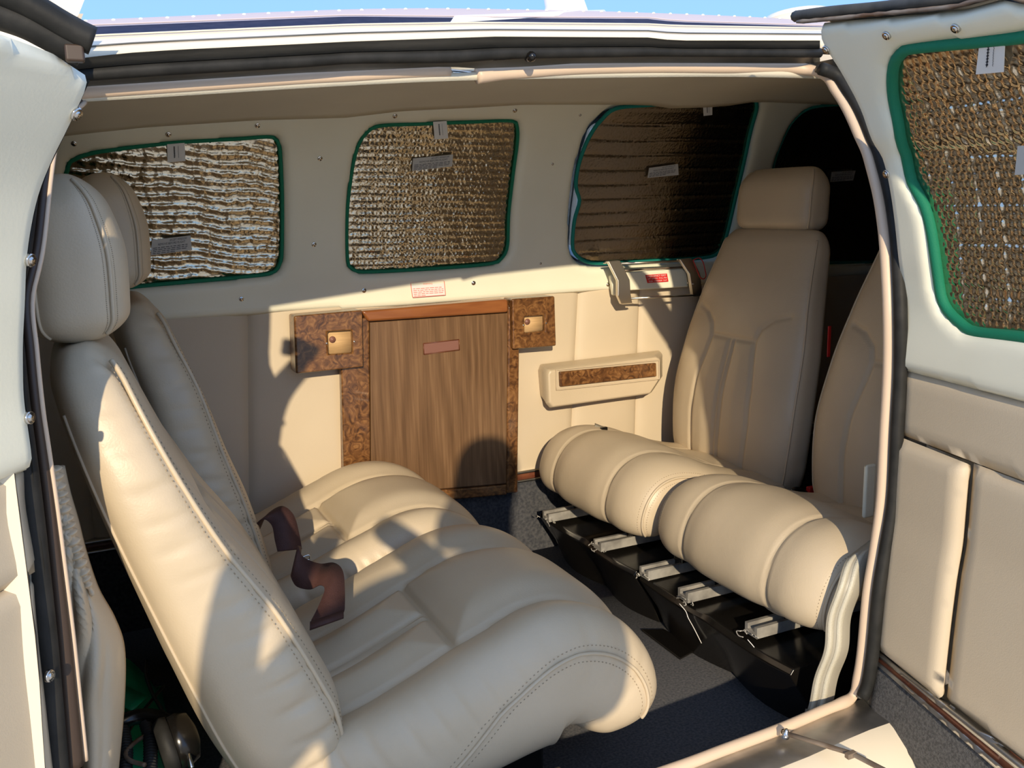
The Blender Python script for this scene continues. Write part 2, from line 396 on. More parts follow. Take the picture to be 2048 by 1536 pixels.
# ------------------------------------------------ window surround of the far wall
top_px = [(100, 262), (137, 256), (290, 240), (513, 226), (600, 224), (702, 221), (760, 213), (805, 208), (942, 202), (1044, 196), (1181, 196), (1300, 197), (1348, 205), (1450, 201), (1515, 191), (1638, 196), (1690, 198)]
bot_px = [(60, 674), (360, 641), (560, 626), (820, 613), (997, 597), (1141, 586), (1226, 580), (1420, 568), (1800, 548)]
top = [wxz(*p) for p in top_px]; bot = [wxz(*p) for p in bot_px]
top = [(X0, top[0][1]-.05)]+top+[(X1, top[-1][1]+.01)]; bot = [(X0, .655)]+bot+[(X1, .655)]
TOPX = np.array(top)
trim_outline = [p for p in bot]+[p for p in top[::-1]]
W4 = [(135, 335), (150, 318), (200, 303), (350, 285), (480, 277), (540, 273), (556, 281), (562, 310), (566, 400), (565, 500), (560, 530), (545, 546), (500, 553), (400, 562), (310, 570), (200, 580), (140, 570), (128, 540), (128, 400)]
W3 = [(735, 265), (762, 251), (850, 247), (950, 243), (1024, 241), (1037, 252), (1037, 290), (1029, 350), (1020, 430), (1018, 490), (1006, 517), (980, 528), (860, 538), (735, 544), (708, 539), (697, 520), (696, 430), (703, 360), (712, 310), (722, 283)]
W2 = [(1195, 238), (1225, 216), (1300, 209), (1400, 203), (1500, 198), (1517, 204), (1514, 235), (1497, 310), (1478, 400), (1460, 475), (1444, 508), (1410, 519), (1300, 525), (1200, 531), (1165, 527), (1147, 512), (1141, 485), (1142, 420), (1150, 350), (1165, 290), (1178, 258)]
W1 = [(1538, 430), (1541, 385), (1550, 335), (1568, 282), (1595, 236), (1630, 214), (1690, 209), (1760, 214), (1805, 250), (1830, 350), (1835, 480), (1810, 520), (1740, 524), (1640, 526), (1560, 520), (1541, 490)]
def w2d(P, step=.008): return roundpoly([wxz(*p) for p in P], step)
holes = [w2d(W) for W in (W4, W3, W2, W1)]
def trim_map(P):
    y = np.array([yw(z) for z in P[:, 1]]); d = np.full(len(P), 1e9)
    for h in holes: d = np.minimum(d, dist_poly(P, h))
    r = .022; q = np.clip(r-d, 0, r); y = y+(r-np.sqrt(np.maximum(r*r-q*q, 0)))*.9
    d2 = dist_poly(P, np.array(trim_outline)); r = .010; q = np.clip(r-d2, 0, r); y = y+(r-np.sqrt(np.maximum(r*r-q*q, 0)))*.8
    y = y-.006
    return np.stack([P[:, 0], y, P[:, 1]], 1)
V, F, _ = panel(trim_outline, holes, .0085, trim_map)
tr = obj('trim_1', V, F, MT['cream'], solid=.022); setp(tr, 'cream plastic window surround along the far wall', 'trim', kind='structure')
# window panes
for i, h in enumerate(holes):
    hb = np.array(h); c = hb.mean(0); hb = c+(hb-c)*1.04
    V, F, _ = panel(hb, [], .04, lambda P: np.stack([P[:, 0], np.array([yw(z) for z in P[:, 1]])+.045, P[:, 1]], 1))
    setp(obj('window_%d' % (i+1), V, F, MT['glassy'], solid=.004), kind='structure')

def screw(p, nrm, r, parent, name='screw'):
    m = MB().lathe(np.array(p), np.array(nrm), [(r, -.002), (r, .0006), (r*.86, .0016), (r*.55, .0004), (r*.52, .0016), (r*.30, .0024), (r*.05, .0026)], 14)
    return m.obj(name, MT['chrome'], parent)
def wall_normal(z):
    d = (yw(z+.01)-yw(z-.01))/.02; n = np.array([0, -1, d]); return n/np.linalg.norm(n)
for q in ((148, 287), (337, 269), (515, 251), (640, 317), (628, 489), (483, 598), (728, 581), (947, 566), (790, 232), (1030, 221), (1105, 328), (1081, 527), (1216, 569), (1160, 230)):
    p = wall_hit(*q, -.006); small = q in ((1105, 328), (1081, 527), (1160, 230))
    screw(p, wall_normal(p[2]), .0032 if small else .0055, tr)

# ------------------------------------------------ headliner
xcol = np.linspace(X0, X1, 60)
tube_z = smooth([-1.2, -.37, .13, .68, 2.2], [.93, 1.000, 1.038, 1.056, 1.06])
rows = []
for s in np.linspace(0, 1, 26):
    row = []
    for x in xcol:
        za = np.interp(x, TOPX[:, 0], TOPX[:, 1])-.004; ya = yw(za)+.004; z_b = tube_z(x)+.012
        y = ya+(.165-ya)*s; z = za+(z_b-za)*s+4*.045*s*(1-s)
        wob = .0035*math.sin(7*x+5*s)*math.sin(math.pi*s)+(.004*math.exp(-((s-.35-.25*(x-.6))/.03)**2) if .5 < x < 1.3 else 0)
        row.append([x, y, z+wob])
    rows.append(row)
ce = MB().grid(rows).obj('ceiling', MT['headliner'], solid=-.01); setp(ce, 'tan cloth headliner over the cabin', 'ceiling', kind='structure')

# bulkheads and near side walls
def bulk(name, x, lab, m):
    ys = np.linspace(0, 1, 12); rows = []
    for z in np.linspace(-.3, 1.12, 20): rows.append([[x, yn(z)-.02+(yw(z)+.06-yn(z))*u, z] for u in ys])
    setp(MB().grid(rows).obj(name, m, solid=.03), lab, 'wall', kind='structure')
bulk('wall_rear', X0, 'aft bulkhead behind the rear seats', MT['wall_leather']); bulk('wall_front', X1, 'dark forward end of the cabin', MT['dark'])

# ------------------------------------------------ door frame: welt, rubber seal, channel
RJ = [(1621, 137), (1650, 150), (1672, 180), (1690, 208), (1706, 240), (1719, 270), (1733, 300), (1742, 330), (1756, 385), (1765, 440), (1771, 500), (1777, 620), (1777, 739), (1770, 870), (1763, 1000), (1750, 1100), (1736, 1186), (1725, 1300), (1715, 1365), (1704, 1394)]
SILL = [(1680, 1408), (1640, 1424), (1560, 1458), (1450, 1499), (1348, 1537)]
LJ = [(52, 600), (60, 700), (70, 800), (83, 900), (97, 1011), (110, 1130), (125, 1273), (136, 1400), (147, 1530)]
rj = [near_hit(*p) for p in RJ]; sl = [at(*p, 1, -.03) for p in SILL]; lj = [near_hit(*p) for p in LJ]
lj_top = [np.array([-.43, yn(.85), .85]), np.array([-.405, yn(.96), .96]), np.array([-.375, .15, 1.0])]
lj_x = smooth([-.45, .15, .33, .5, .66, .8, .9, 1.0, 1.12], [-.44, lj[-1][0]+.005, lj[-1][0], lj[4][0], lj[1][0], -.44, -.42, -.38, -.33])
_z = np.array([p[2] for p in rj])[::-1]; _x = np.array([p[0] for p in rj])[::-1]
def rj_x(z): return np.interp(z, _z, _x)
zsill = sl[2][2]
for nm, fx, xe, lab in (('wall_near_forward', lambda z: rj_x(z)+.022, X1, 'cream fuselage side forward of the doors'), ('wall_near_aft', lambda z: lj_x(z)-.022, X0, 'cream fuselage side aft of the doors')):
    rows = []
    for z in np.linspace(-.42, 1.10, 34):
        a = fx(max(z, .07)); rows.append([[a+(xe-a)*u, yn(z)-.055, z] for u in np.linspace(0, 1, 14)])
    w = MB().grid(rows).obj(nm, MT['paint']); setp(w, lab, 'wall', kind='structure')
    rows = [[[p[0], p[1]+.075, p[2]] for p in r] for r in rows[8:]]
    MB().grid(rows).obj('lining', MT['wall_leather'], w)
    # edge face that closes the wall at the jamb
    rows = [[[fx(max(z, .07)), yn(z)-.055+q, z] for q in (0, .04, .075)] for z in np.linspace(-.05, 1.08, 30)]
    MB().grid(rows).obj('jamb_face', MT['channel'], w)

df = thing('trim_2', (.15, 0, zsill), 'door opening frame with welt, rubber seals and metal sill', 'door frame', kind='structure')
# header lines measured along the opening
cols = np.r_[np.linspace(-60, 150, 5)[:-1], np.linspace(150, 1640, 40)]
L0 = pxline([(-100, 140), (150, 117), (205, 110), (267, 104), (362, 98), (600, 87), (700, 82), (993, 72), (1147, 73), (1300, 74), (1348, 80), (1640, 80)], cols)
LB1 = pxline([(-100, 95), (191, 73), (600, 55), (700, 51), (942, 47), (1300, 50), (1348, 53), (1656, 58)], cols)
LB0 = pxline([(-100, 78), (178, 54), (600, 37), (700, 33), (942, 36), (1300, 38), (1348, 44), (1567, 51), (1656, 54)], cols)
S1 = pxline([(-100, 185), (181, 161), (342, 150), (600, 135), (700, 127), (908, 126), (1007, 118), (1300, 113), (1638, 115)], cols)
# roof skin: cream edge, navy stripe, pinkish white top
r0 = [roof_hit(a, b) for a, b in zip(cols, L0)]; r1 = [roof_hit(a, b) for a, b in zip(cols, LB1)]; r2 = [roof_hit(a, b) for a, b in zip(cols, LB0)]
def ext(r):      # carry the lines on to the nose and the tail
    r = [np.array(p) for p in r]; return [r[0]+np.array([X0-.1-r[0][0], 0, dr(X0)-dr(r[0][0])])]+r+[r[-1]+np.array([X1-r[-1][0], 0, dr(X1)-dr(r[-1][0])])]
r0, r1, r2 = ext(r0), ext(r1), ext(r2)
rows, mi = [], []
def onroof(x, y): return [x, y, roofz(x, y)]
lip = [p+np.array([0, .006, -.012]) for p in r0]
rows = [lip, r0]+[[a+(b-a)*u for a, b in zip(r0, r1)] for u in (.33, .66)]+[r1, [(a+b)/2 for a, b in zip(r1, r2)], r2]
for row in rows[2:]:
    for p in row: p[2] = roofz(p[0], p[1])
nb = len(r0); band = [0, 0, 0, 0, 1, 1]
for u in np.linspace(0, 1, 14)[1:]:
    rows.append([np.array(onroof(p[0], p[1]+(1.02-p[1])*u)) for p in r2]); band.append(2 if u < .9 else 0)
V = np.array(rows); Fm = [[i*nb+j, i*nb+j+1, (i+1)*nb+j+1, (i+1)*nb+j] for i in range(len(rows)-1) for j in range(nb-1)]
mi = [band[i] for i in range(len(rows)-1) for j in range(nb-1)]
roof = obj('roof', V.reshape(-1, 3), Fm, [MT['paint'], MT['navy'], MT['paint_top']], midx=mi); setp(roof, 'cream painted cabin roof with a navy stripe and rows of rivets', 'roof', kind='structure')
# fold of skin along the stripe, seam below it, rivets
MB().tube([p+np.array([0, -.002, .001]) for p in r1], .0012, 6).obj('stripe_bead', MT['paint'], roof)
MB().tube([p+np.array([0, -.001, .002]) for p in r2], .0010, 6).obj('stripe_bead', MT['paint_top'], roof)
mid = [a+(b-a)*.42 for a, b in zip(r0, r1)]
MB().tube([[p[0], p[1], roofz(p[0], p[1])+.0008] for p in mid], .0012, 5).obj('skin_seam', MT['channel'], roof)
riv = MB().lathe((0, 0, 0), (0, 0, 1), [(.0030, -.001), (.0028, .0008), (.0018, .0017), (.0003, .002)], 8)
rv0 = None
for x in np.arange(-.52, 1.15, .0335):
    for y in (.372,):
        p = np.array(onroof(x, y))
        if rv0 is None: rv0 = obj('rivet', np.vstack(riv.V)+p, riv.F, MT['white'], roof); b0 = p
        else:
            c = rv0.copy(); col.objects.link(c); c.location = Vector(p-b0); c.parent = roof

# rubber seal under the skin edge: flat strip above, round bulb below
def hl(line, y): return [at(a, b, 1, y) for a, b in zip(cols, line)]
mids = L0+(S1-L0)*.48
strip_rows = [hl(L0+1, .118), hl(L0+(S1-L0)*.2, .124), hl(mids, .130), hl(mids, .15)]
MB().grid(strip_rows).obj('rubber_seal', MT['rubber_grey'], df)
cen = hl(L0+(S1-L0)*.74, .136); rad = [np.linalg.norm(a-b)/2*.56 for a, b in zip(hl(L0, .136), hl(S1, .136))]
bulb = MB().tube(cen, rad, 10); bulb.obj('rubber_seal', MT['rubber'], df)
TT = pxline([(-100, 195), (174, 172), (600, 145), (700, 141), (897, 132), (952, 136), (1044, 133), (1147, 126), (1300, 125), (1640, 126)], cols)
TB = pxline([(-100, 220), (167, 198), (600, 168), (700, 164), (897, 152), (955, 166), (1044, 157), (1147, 149), (1300, 145), (1640, 147)], cols)
MB().grid([hl(S1-6, .145), hl(S1+2, .150), hl((S1+TT)/2, .154), hl(TT+1, .157)]).obj('metal_channel', MT['channel'], df)
# the welt: two runs with the bare channel lip between them
cl = [i for i, c in enumerate(cols) if c < 885]
def welt(pts, r, name='welt', n=12):
    return MB().tube(pts, r, n).obj(name, MT['welt'], df)
tl = [at(x, y, 1, .168) for x, y in ((-90, 207), (167, 185), (400, 170), (600, 157), (700, 152), (800, 146), (899, 142))]
welt(spline(tl, 60), .0073)
tr_ = [at(x, y, 1, .168) for x, y in ((953, 152), (1000, 148), (1044, 145), (1147, 138), (1300, 135), (1450, 136), (1590, 137))]
path = spline(tr_+rj[1:]+sl+[np.array([.1, -.03, sl[-1][2]]), np.array([-.2, -.03, sl[-1][2]]), np.array([-.42, -.03, sl[-1][2]])], 420)
L = np.r_[0, np.cumsum(np.linalg.norm(np.diff(path, axis=0), axis=1))]
rr = np.full(len(path), .0082)
for c0, dpx in ((rj[0], .03), (rj[-1], .035)):                 # gathers of the vinyl at the two corners
    d = np.linalg.norm(path-c0, axis=1); rr += .0012*np.exp(-(d/dpx)**2)*np.sin(L*900)
rr[:6] = [.0104, .0102, .0098, .0094, .009, .0086]
welt(path, rr, n=14)
a0, b0_ = at(893, 143, 1, .170), at(956, 150, 1, .170)
MB().tube([a0, b0_], .0042, 8).obj('channel_lip', MT['chrome'], df)
MB().tube([at(985, 118, 1, .14)+np.array([0, -.004, 0]), at(1060, 113, 1, .14)+np.array([0, -.004, 0])], .003, 6).obj('latch_pin', MT['blackplastic'], df)
sm = MB(); q = at(1063, 113, 1, .128); sm.lathe(q, (0, -1, 0), [(.006, -.01), (.007, 0), (.004, .006), (.001, .007)], 10); sm.obj('latch_stud', MT['blackplastic'], df)
# seals down the jambs
js = [near_hit(x+off, y, -.018) for (x, y), off in zip(RJ, [20]+[24]*6+[24]*8+[21]*5)]
MB().tube(spline(js, 120), .0095, 10).obj('rubber_seal', MT['rubber'], df)
js2 = [near_hit(x+12, y, -.006) for (x, y) in RJ]
MB().tube(spline(js2, 120), .006, 8).obj('metal_channel', MT['channel'], df)
jr = np.interp(np.arange(90), [0, 20, 42, 89], [.0105, .0075, .0042, .0040])
MB().tube(spline(lj[::-1][:]+lj_top, 90), jr, 12).obj('shaded_welt_side', MT['brown'], df)  # shaded side of the aft welt, its shade painted brown
welt(spline(lj[::-1]+lj_top, 90)+np.outer(jr+.001, [1, .25, 0]), .0026, n=8)  # thin pale run shaped as the lit edge of that welt

MB().tube(spline([p+np.array([-.014, -.016, 0]) for p in (lj[::-1]+lj_top)], 90), .011, 10).obj('rubber_seal', MT['rubber'], df)
# sill plate and painted skin below
sx_ = np.r_[np.linspace(-.44, .2, 6), [p[0] for p in sl[::-1]], rj_x(.1)+.02]; sx_.sort()
def sill_z(x): return np.interp(x, [p[0] for p in sl[::-1]], [p[2] for p in sl[::-1]])
MB().grid([[[x, y, sill_z(x)+dz] for x in sx_] for y, dz in ((-.03, -.004), (-.045, -.010), (-.088, -.010), (-.092, -.014))]).obj('sill_plate', MT['alu'], df)
MB().grid([[[x, y, sill_z(x)+dz] for x in np.r_[sx_, 1.0]] for y, dz in ((-.09, -.011), (-.10, -.014), (-.13, -.03), (-.16, -.065), (-.185, -.13), (-.19, -.25), (-.14, -.42), (0, -.55))]).obj('lower_skin', MT['paint'], df)
MB().grid([[[x, y, sill_z(x)+dz] for x in sx_] for y, dz in ((-.032, -.006), (-.026, -.03), (-.026, -.12))]).obj('sill_face', MT['channel'], df)

# ================================================================== THE TWO OPEN DOORS
class Door:
    def __init__(s, H, ang_dir, n, edge_px):
        s.H = np.array([H[0], H[1], 0.]); s.d = np.array([*ang_dir, 0.]); s.d /= np.linalg.norm(s.d); s.n = np.array([*n, 0.]); s.n /= np.linalg.norm(s.n)
        zz = []
        for px, py in edge_px:
            r = ray(px, py); k = ((s.H-CAM)@s.d)/(r@s.d); p = CAM+r*k; zz.append((p[2], (p-s.H)@s.n))
        zz.sort(); z = [a for a, b in zz]; q = [b for a, b in zz]
        sl = 1.3; z.append(z[-1]+.10); q.append(q[-1]+.10*sl)
        z.insert(0, z[0]-.3); q.insert(0, q[0]+.02)
        s.sf = smooth(z, q); s.z0, s.z1 = z[1], z[-2]
    def P(s, t, z, off=0): return s.H+s.d*t+s.n*(s.sf(z)+off)+np.array([0, 0, z])
    def hit(s, px, py, off=0): 
        p = on(px, py, lambda p: (p-s.H)@s.n-s.sf(p[2])-off, .25, 1.8, 500)
        return ((p-s.H)@s.d, p[2])
    def map(s, off=0, rnd=None):
        def f(Q):
            o = np.full(len(Q), off, float)
            if rnd is not None:
                for poly, r, k in rnd:
                    d = dist_poly(Q, np.array(poly)); q = np.clip(r-d, 0, r); o -= (r-np.sqrt(np.maximum(r*r-q*q, 0)))*k
            return np.array([s.P(t, z, b) for (t, z), b in zip(Q, o)])
        return f
def flipf(F, yes): return [f[::-1] for f in F] if yes else F

# ---- right-hand (forward) door, standing open beside the camera
ER = [(1645, 79), (1656, 99), (1690, 154), (1724, 219), (1748, 284), (1768, 318), (1782, 376), (1792, 445), (1799, 513), (1806, 568), (1808, 620), (1799, 715), (1792, 862), (1787, 944), (1783, 1012), (1773, 1086), (1764, 1174), (1754, 1291), (1742, 1394)]
DR = Door((.683, -.045), (-.14, -.99), (-.99, .14), ER)
tA, zA = DR.hit(1801, 739); tB, zB = DR.hit(2045, 804)
def dz(a, b):
    (t0, z0), (t1, z1) = DR.hit(*a), DR.hit(*b); return lambda t: z0+(z1-z0)*(t-t0)/(t1-t0)
z_trim = dz((1801, 739), (2045, 803)); z_seam = dz((1789, 866), (2045, 964)); z_b1 = dz((1753, 1294), (2045, 1523)); z_b0 = dz((1753, 1318), (2005, 1536))
_zt = dz((1676, 43), (2045, 8)); z_top = lambda t: _zt(min(t, .24))-(max(0, t-.30)*.5)
TW = .54
door2 = thing('door_2', DR.P(.2, .06), 'open forward cabin door with cream window surround and tan panel', 'door', kind='structure')
hole_px = [(1803, 106), (1789, 126), (1785, 164), (1789, 205), (1799, 256), (1814, 314), (1823, 359), (1836, 385), (1850, 412), (1861, 451), (1871, 513), (1881, 585), (1895, 620), (1922, 647), (1950, 664), (2040, 674)]
hp = [DR.hit(*p) for p in hole_px]; tr0 = DR.hit(2045, 73); tl0 = DR.hit(1830, 95)
hpoly = hp+[(.40, hp[-1][1]+.005), (.44, hp[-1][1]+.04), (.44, hp[-1][1]+.20), (.42, tr0[1]-.05), (.36, tr0[1]), tr0, tl0]
hpoly = roundpoly(hpoly, .008)
up = [(.0, z_trim(0)), (TW, z_trim(TW)), (TW, z_top(TW)-.10), (TW-.03, z_top(TW)-.04), (TW-.08, z_top(TW-.08)), (.34, z_top(.34)), (.30, z_top(.30)), (.24, z_top(.24)), (.2, z_top(.2)), (.022, z_top(.022)), (.0, DR.z1)]+[(0.0, z) for z in np.linspace(DR.z1, z_trim(0), 12)[1:-1]]
V, F, _ = panel(up, [hpoly], .008, DR.map(.012, [(up, .014, .9), (hpoly, .02, .8)]))
dtrim = obj('window_surround', V, F, MT['cream'], door2, solid=.02)
md = dtrim.modifiers['thickness']
def normal_out(o, want):
    """make a sheet's faces look the way 'want' points, so that its thickness grows backwards"""
    me = o.data; acc = sum((p.normal*p.area for p in me.polygons), Vector())
    if acc.dot(Vector(want)) < 0: me.flip_normals()
normal_out(dtrim, DR.n)
def dpanel(D, outline, par, name, mt, off, puff=.008, step=.012, solid=.012, r=.012):
    V, F, _ = panel(outline, [], step, D.map(off, [(outline, r, puff/r)])); o = obj(name, V, F, mt, par, solid=solid); normal_out(o, D.n); return o
def quad(za, zb, t0, t1, n=6): return [(t, za(t)) for t in np.linspace(t0, t1, n)]+[(t, zb(t)) for t in np.linspace(t1, t0, n)]
dpanel(DR, quad(z_seam, lambda t: z_trim(t)+.004, .004, TW), door2, 'upholstery_panel', MT['wall_leather'], .004)
v1, v0 = DR.hit(1943, 925), DR.hit(1890, 1385)
tv = lambda z: v0[0]+(v1[0]-v0[0])*(z-v0[1])/(v1[1]-v0[1])
lowl = [(.004, z_b1(0)+.002)]+[(tv(z_b1(.15)), z_b1(.15))]+[(tv(z), z) for z in np.linspace(z_b1(.15), z_seam(.2), 8)[1:]]+[(.004, z_seam(0)-.001)]
lowr = [(tv(z)-.001, z) for z in np.linspace(z_seam(.2), z_b1(.15), 8)]+[(TW, z_b1(TW)), (TW, z_seam(TW))]
dpanel(DR, lowl, door2, 'upholstery_panel', MT['wall_leather'], .014, .010, r=.016); dpanel(DR, lowr, door2, 'upholstery_panel', MT['wall_leather'], .003)
zw = lambda a: (lambda t: z_b1(t)+(z_b0(t)-z_b1(t))*a)
dpanel(DR, quad(zw(.26), zw(0), .0, TW), door2, 'silver_bead', MT['alu'], .014, .004, r=.003)
dpanel(DR, quad(zw(.74), zw(.26), .0, TW), door2, 'wood_strip', MT['redwood'], .009, .002, r=.003)
dpanel(DR, quad(zw(1), zw(.74), .0, TW), door2, 'silver_bead', MT['alu'], .014, .004, r=.003)
cb = [DR.hit(*p) for p in ((1738, 1400), (1740, 1440), (1758, 1468), (1800, 1497), (1832, 1534))]
kick = quad(lambda t: .05, zw(1), .0, TW)
kick = [(t, z) for t, z in cb]+[(.35, cb[-1][1]-.03), (TW, cb[-1][1]-.03), (TW, z_b0(TW))]+[(t, z_b0(t)) for t in np.linspace(TW, .0, 8)[1:]]
kc = dpanel(DR, kick, door2, 'carpet_panel', MT['carpet_dk'], .006, .006, step=.010)
MT['carpet_door'] = mat('grey_carpet', (.06, .058, .056), .95, col2=(.125, .12, .115), nscale=260, bump=.6, bscale=700); kc.data.materials[0] = MT['carpet_door']
# outer skin, hinge edge, rubber on top
oskin = [(0, .04), (TW, .04), (TW, z_top(TW)-.10), (TW-.08, z_top(TW-.08)-.01), (.0, DR.z1+.01)]
hs = np.array(hpoly); hs = hs.mean(0)+(hs-hs.mean(0))*.97
V, F, _ = panel(oskin, [hs], .02, DR.map(-.05)); o = obj('outer_skin', V, F, MT['paint'], door2)
rows = [[DR.P(.0, z, a) for a in (-.05, -.03, -.008, .0)] for z in np.linspace(.05, DR.z1, 40)]
MB().grid(rows).obj('hinge_edge', MT['rubber'], door2)
# top ledge: dull metal + torn rubber
tt = np.linspace(.0, TW-.10, 16)
def topedge(t, o, dz_): return DR.P(t, z_top(t), 0)+DR.n*o+np.array([0, 0, dz_])
MB().grid([[topedge(t, .012, .000) for t in tt], [topedge(t, -.012, .006) for t in tt], [topedge(t, -.03, .004) for t in tt], [topedge(t, -.06, -.02) for t in tt]]).obj('top_ledge', MT['channel'], door2)
MB().tube([topedge(t, .000+.004*math.sin(40*t), .0115) for t in np.linspace(-.03, TW-.10, 40)], .010, 10, flat=.75).obj('rubber_seal', MT['rubber_grey'], door2)
MB().tube([topedge(t, .010, .003) for t in np.linspace(-.012, TW-.10, 40)], [.002+.0012*abs(math.sin(i*1.7)) for i in range(40)], 6).obj('old_adhesive', MT['rust'], door2)
for q in ((1791, 72), (1930, 58), (1669, 100), (1788, 348), (1816, 650), (1796, 1015)):
    t, z = DR.hit(*q); screw(DR.P(t, z, .013), DR.n+np.array([0, 0, -(DR.sf(z+.01)-DR.sf(z-.01))/.02]), .0058, door2)

# ---- left-hand (aft) door, swung wide: only its hinge edge is in the picture
EL = [(180, 160), (167, 191), (137, 256), (103, 325), (79, 386), (65, 444), (55, 513), (51, 602), (47, 705), (51, 808), (63, 893), (66, 945), (70, 1011), (87, 1114), (92, 1182), (103, 1302), (113, 1387), (130, 1536)]
DL = Door((-.462, -.06), (-.62, -.785), (.785, -.62), EL)
door1 = thing('door_1', DL.P(.2, .06), 'open aft cabin door with cream upper panel and tan lower panel', 'door', kind='structure')
(ta, za), (tb, zb_) = DL.hit(67, 937), DL.hit(2, 966); zl_trim = lambda t: za+(zb_-za)*(t-ta)/(tb-ta)*.3
(ta2, za2) = DL.hit(87, 1141); (tb2, zb2) = DL.hit(2, 1194); zl_seam = lambda t: za2+(zb2-za2)*(t-ta2)/(tb2-ta2)*.3
tops = [DL.hit(*p) for p in ((178, 152), (147, 131), (103, 98), (4, 66))]
zl_top = lambda t: np.interp(t, [p[0] for p in tops]+[.5], [p[1] for p in tops]+[tops[-1][1]+.02])
TL = .52
upl = [(t, zl_trim(t)) for t in np.linspace(0, TL, 6)]+[(TL, zl_top(TL)-.04)]+[(t, zl_top(t)) for t in np.linspace(TL-.04, .0, 10)]+[(0, z) for z in np.linspace(DL.z1, zl_trim(0), 14)[1:-1]]
dpanel(DL, upl, door1, 'window_surround', MT['cream'], .010, .014, .008, .02, .016)
dpanel(DL, quad(zl_seam, lambda t: zl_trim(t)+.004, .004, TL), door1, 'upholstery_panel', MT['wall_leather'], .002)
dpanel(DL, quad(lambda t: .19, zl_seam, .004, TL), door1, 'upholstery_panel', MT['wall_leather'], .003, .012, r=.02)
dpanel(DL, quad(lambda t: .06, lambda t: .19, .004, TL), door1, 'carpet_panel', MT['carpet_door'], .003)
V, F, _ = panel([(0, .05), (TL, .05), (TL, zl_top(TL)-.03), (0, DL.z1)], [], .03, DL.map(-.05)); obj('outer_skin', V, F, MT['paint'], door1)
MB().grid([[DL.P(.0, z, a) for a in (-.05, -.03, -.008, .0)] for z in np.linspace(.05, DL.z1, 40)]).obj('hinge_edge', MT['rubber'], door1)
sp = [at(*p, 1, -.17) for p in ((186, 82), (160, 70), (120, 48), (80, 24), (30, -2), (-60, -40))]
MB().tube(spline(sp, 30), .014, 10, flat=.8).obj('rubber_seal', MT['rubber'], door1)
sp = [at(*p, 1, -.165) for p in ((165, 104), (130, 88), (90, 66), (40, 42), (-60, 10))]
MB().tube(spline(sp, 30), .012, 8).obj('metal_channel', MT['rubber'], door1)
c = at(152, 106, 1, -.172); MB().box(c-np.array([.008, .006, .007]), c+np.array([.006, .006, .006])).obj('corner_bracket', MT['brown'], door1, bevel=.002)
for q in ((130, 230), (40, 521), (39, 835), (80, 1350)):
    t, z = DL.hit(*q); screw(DL.P(t, z, .011), DL.n+np.array([0, 0, -(DL.sf(z+.01)-DL.sf(z-.01))/.02]), .0060, door1)

# ================================================================== SEATS
MT['thread_dk'] = mat('tan_thread', (.36, .285, .19), .7)
def loft(stations, nr, nk, p=3.6, q=3.2, caps=(.03, .03), normal=None, sgn=1):
    """stations: (x, z, half width, front depth, back depth). Returns dict with centre line and sizes along it."""
    A = np.array(stations, float); c = spline(A[:, :2], 300)
    L0_ = np.r_[0, np.cumsum(np.linalg.norm(np.diff(c, axis=0), axis=1))]
    sk = [L0_[np.argmin(np.linalg.norm(c-a[:2], axis=1))] for a in A]
    s = L0_[-1]*(1-np.cos(np.linspace(0, np.pi, nr)))/2*.35+np.linspace(0, L0_[-1], nr)*.65
    C = np.stack([np.interp(s, L0_, c[:, k]) for k in (0, 1)], 1)
    T = np.gradient(c, axis=0); T /= np.linalg.norm(T, axis=1)[:, None]
    T = np.stack([np.interp(s, L0_, T[:, k]) for k in (0, 1)], 1)
    N = sgn*np.stack([T[:, 1], -T[:, 0]], 1); N /= np.linalg.norm(N, axis=1)[:, None]
    w, tf, tb = [smooth(sk, A[:, k]) for k in (2, 3, 4)]
    w = np.array([w(x) for x in s]); tf = np.array([tf(x) for x in s]); tb = np.array([tb(x) for x in s])
    for r, d in ((caps[0], s), (caps[1], s[-1]-s)):
        if r:
            u = np.clip(1-d/r, 0, 1); k = np.sqrt(np.maximum(1-u*u, .0004)); w = w-r*.55*(1-k); tf = tf*(.25+.75*k); tb = tb*(.25+.75*k)
    return dict(s=s, C=C, N=N, w=w, tf=tf, tb=tb, p=p, q=q, nk=nk)
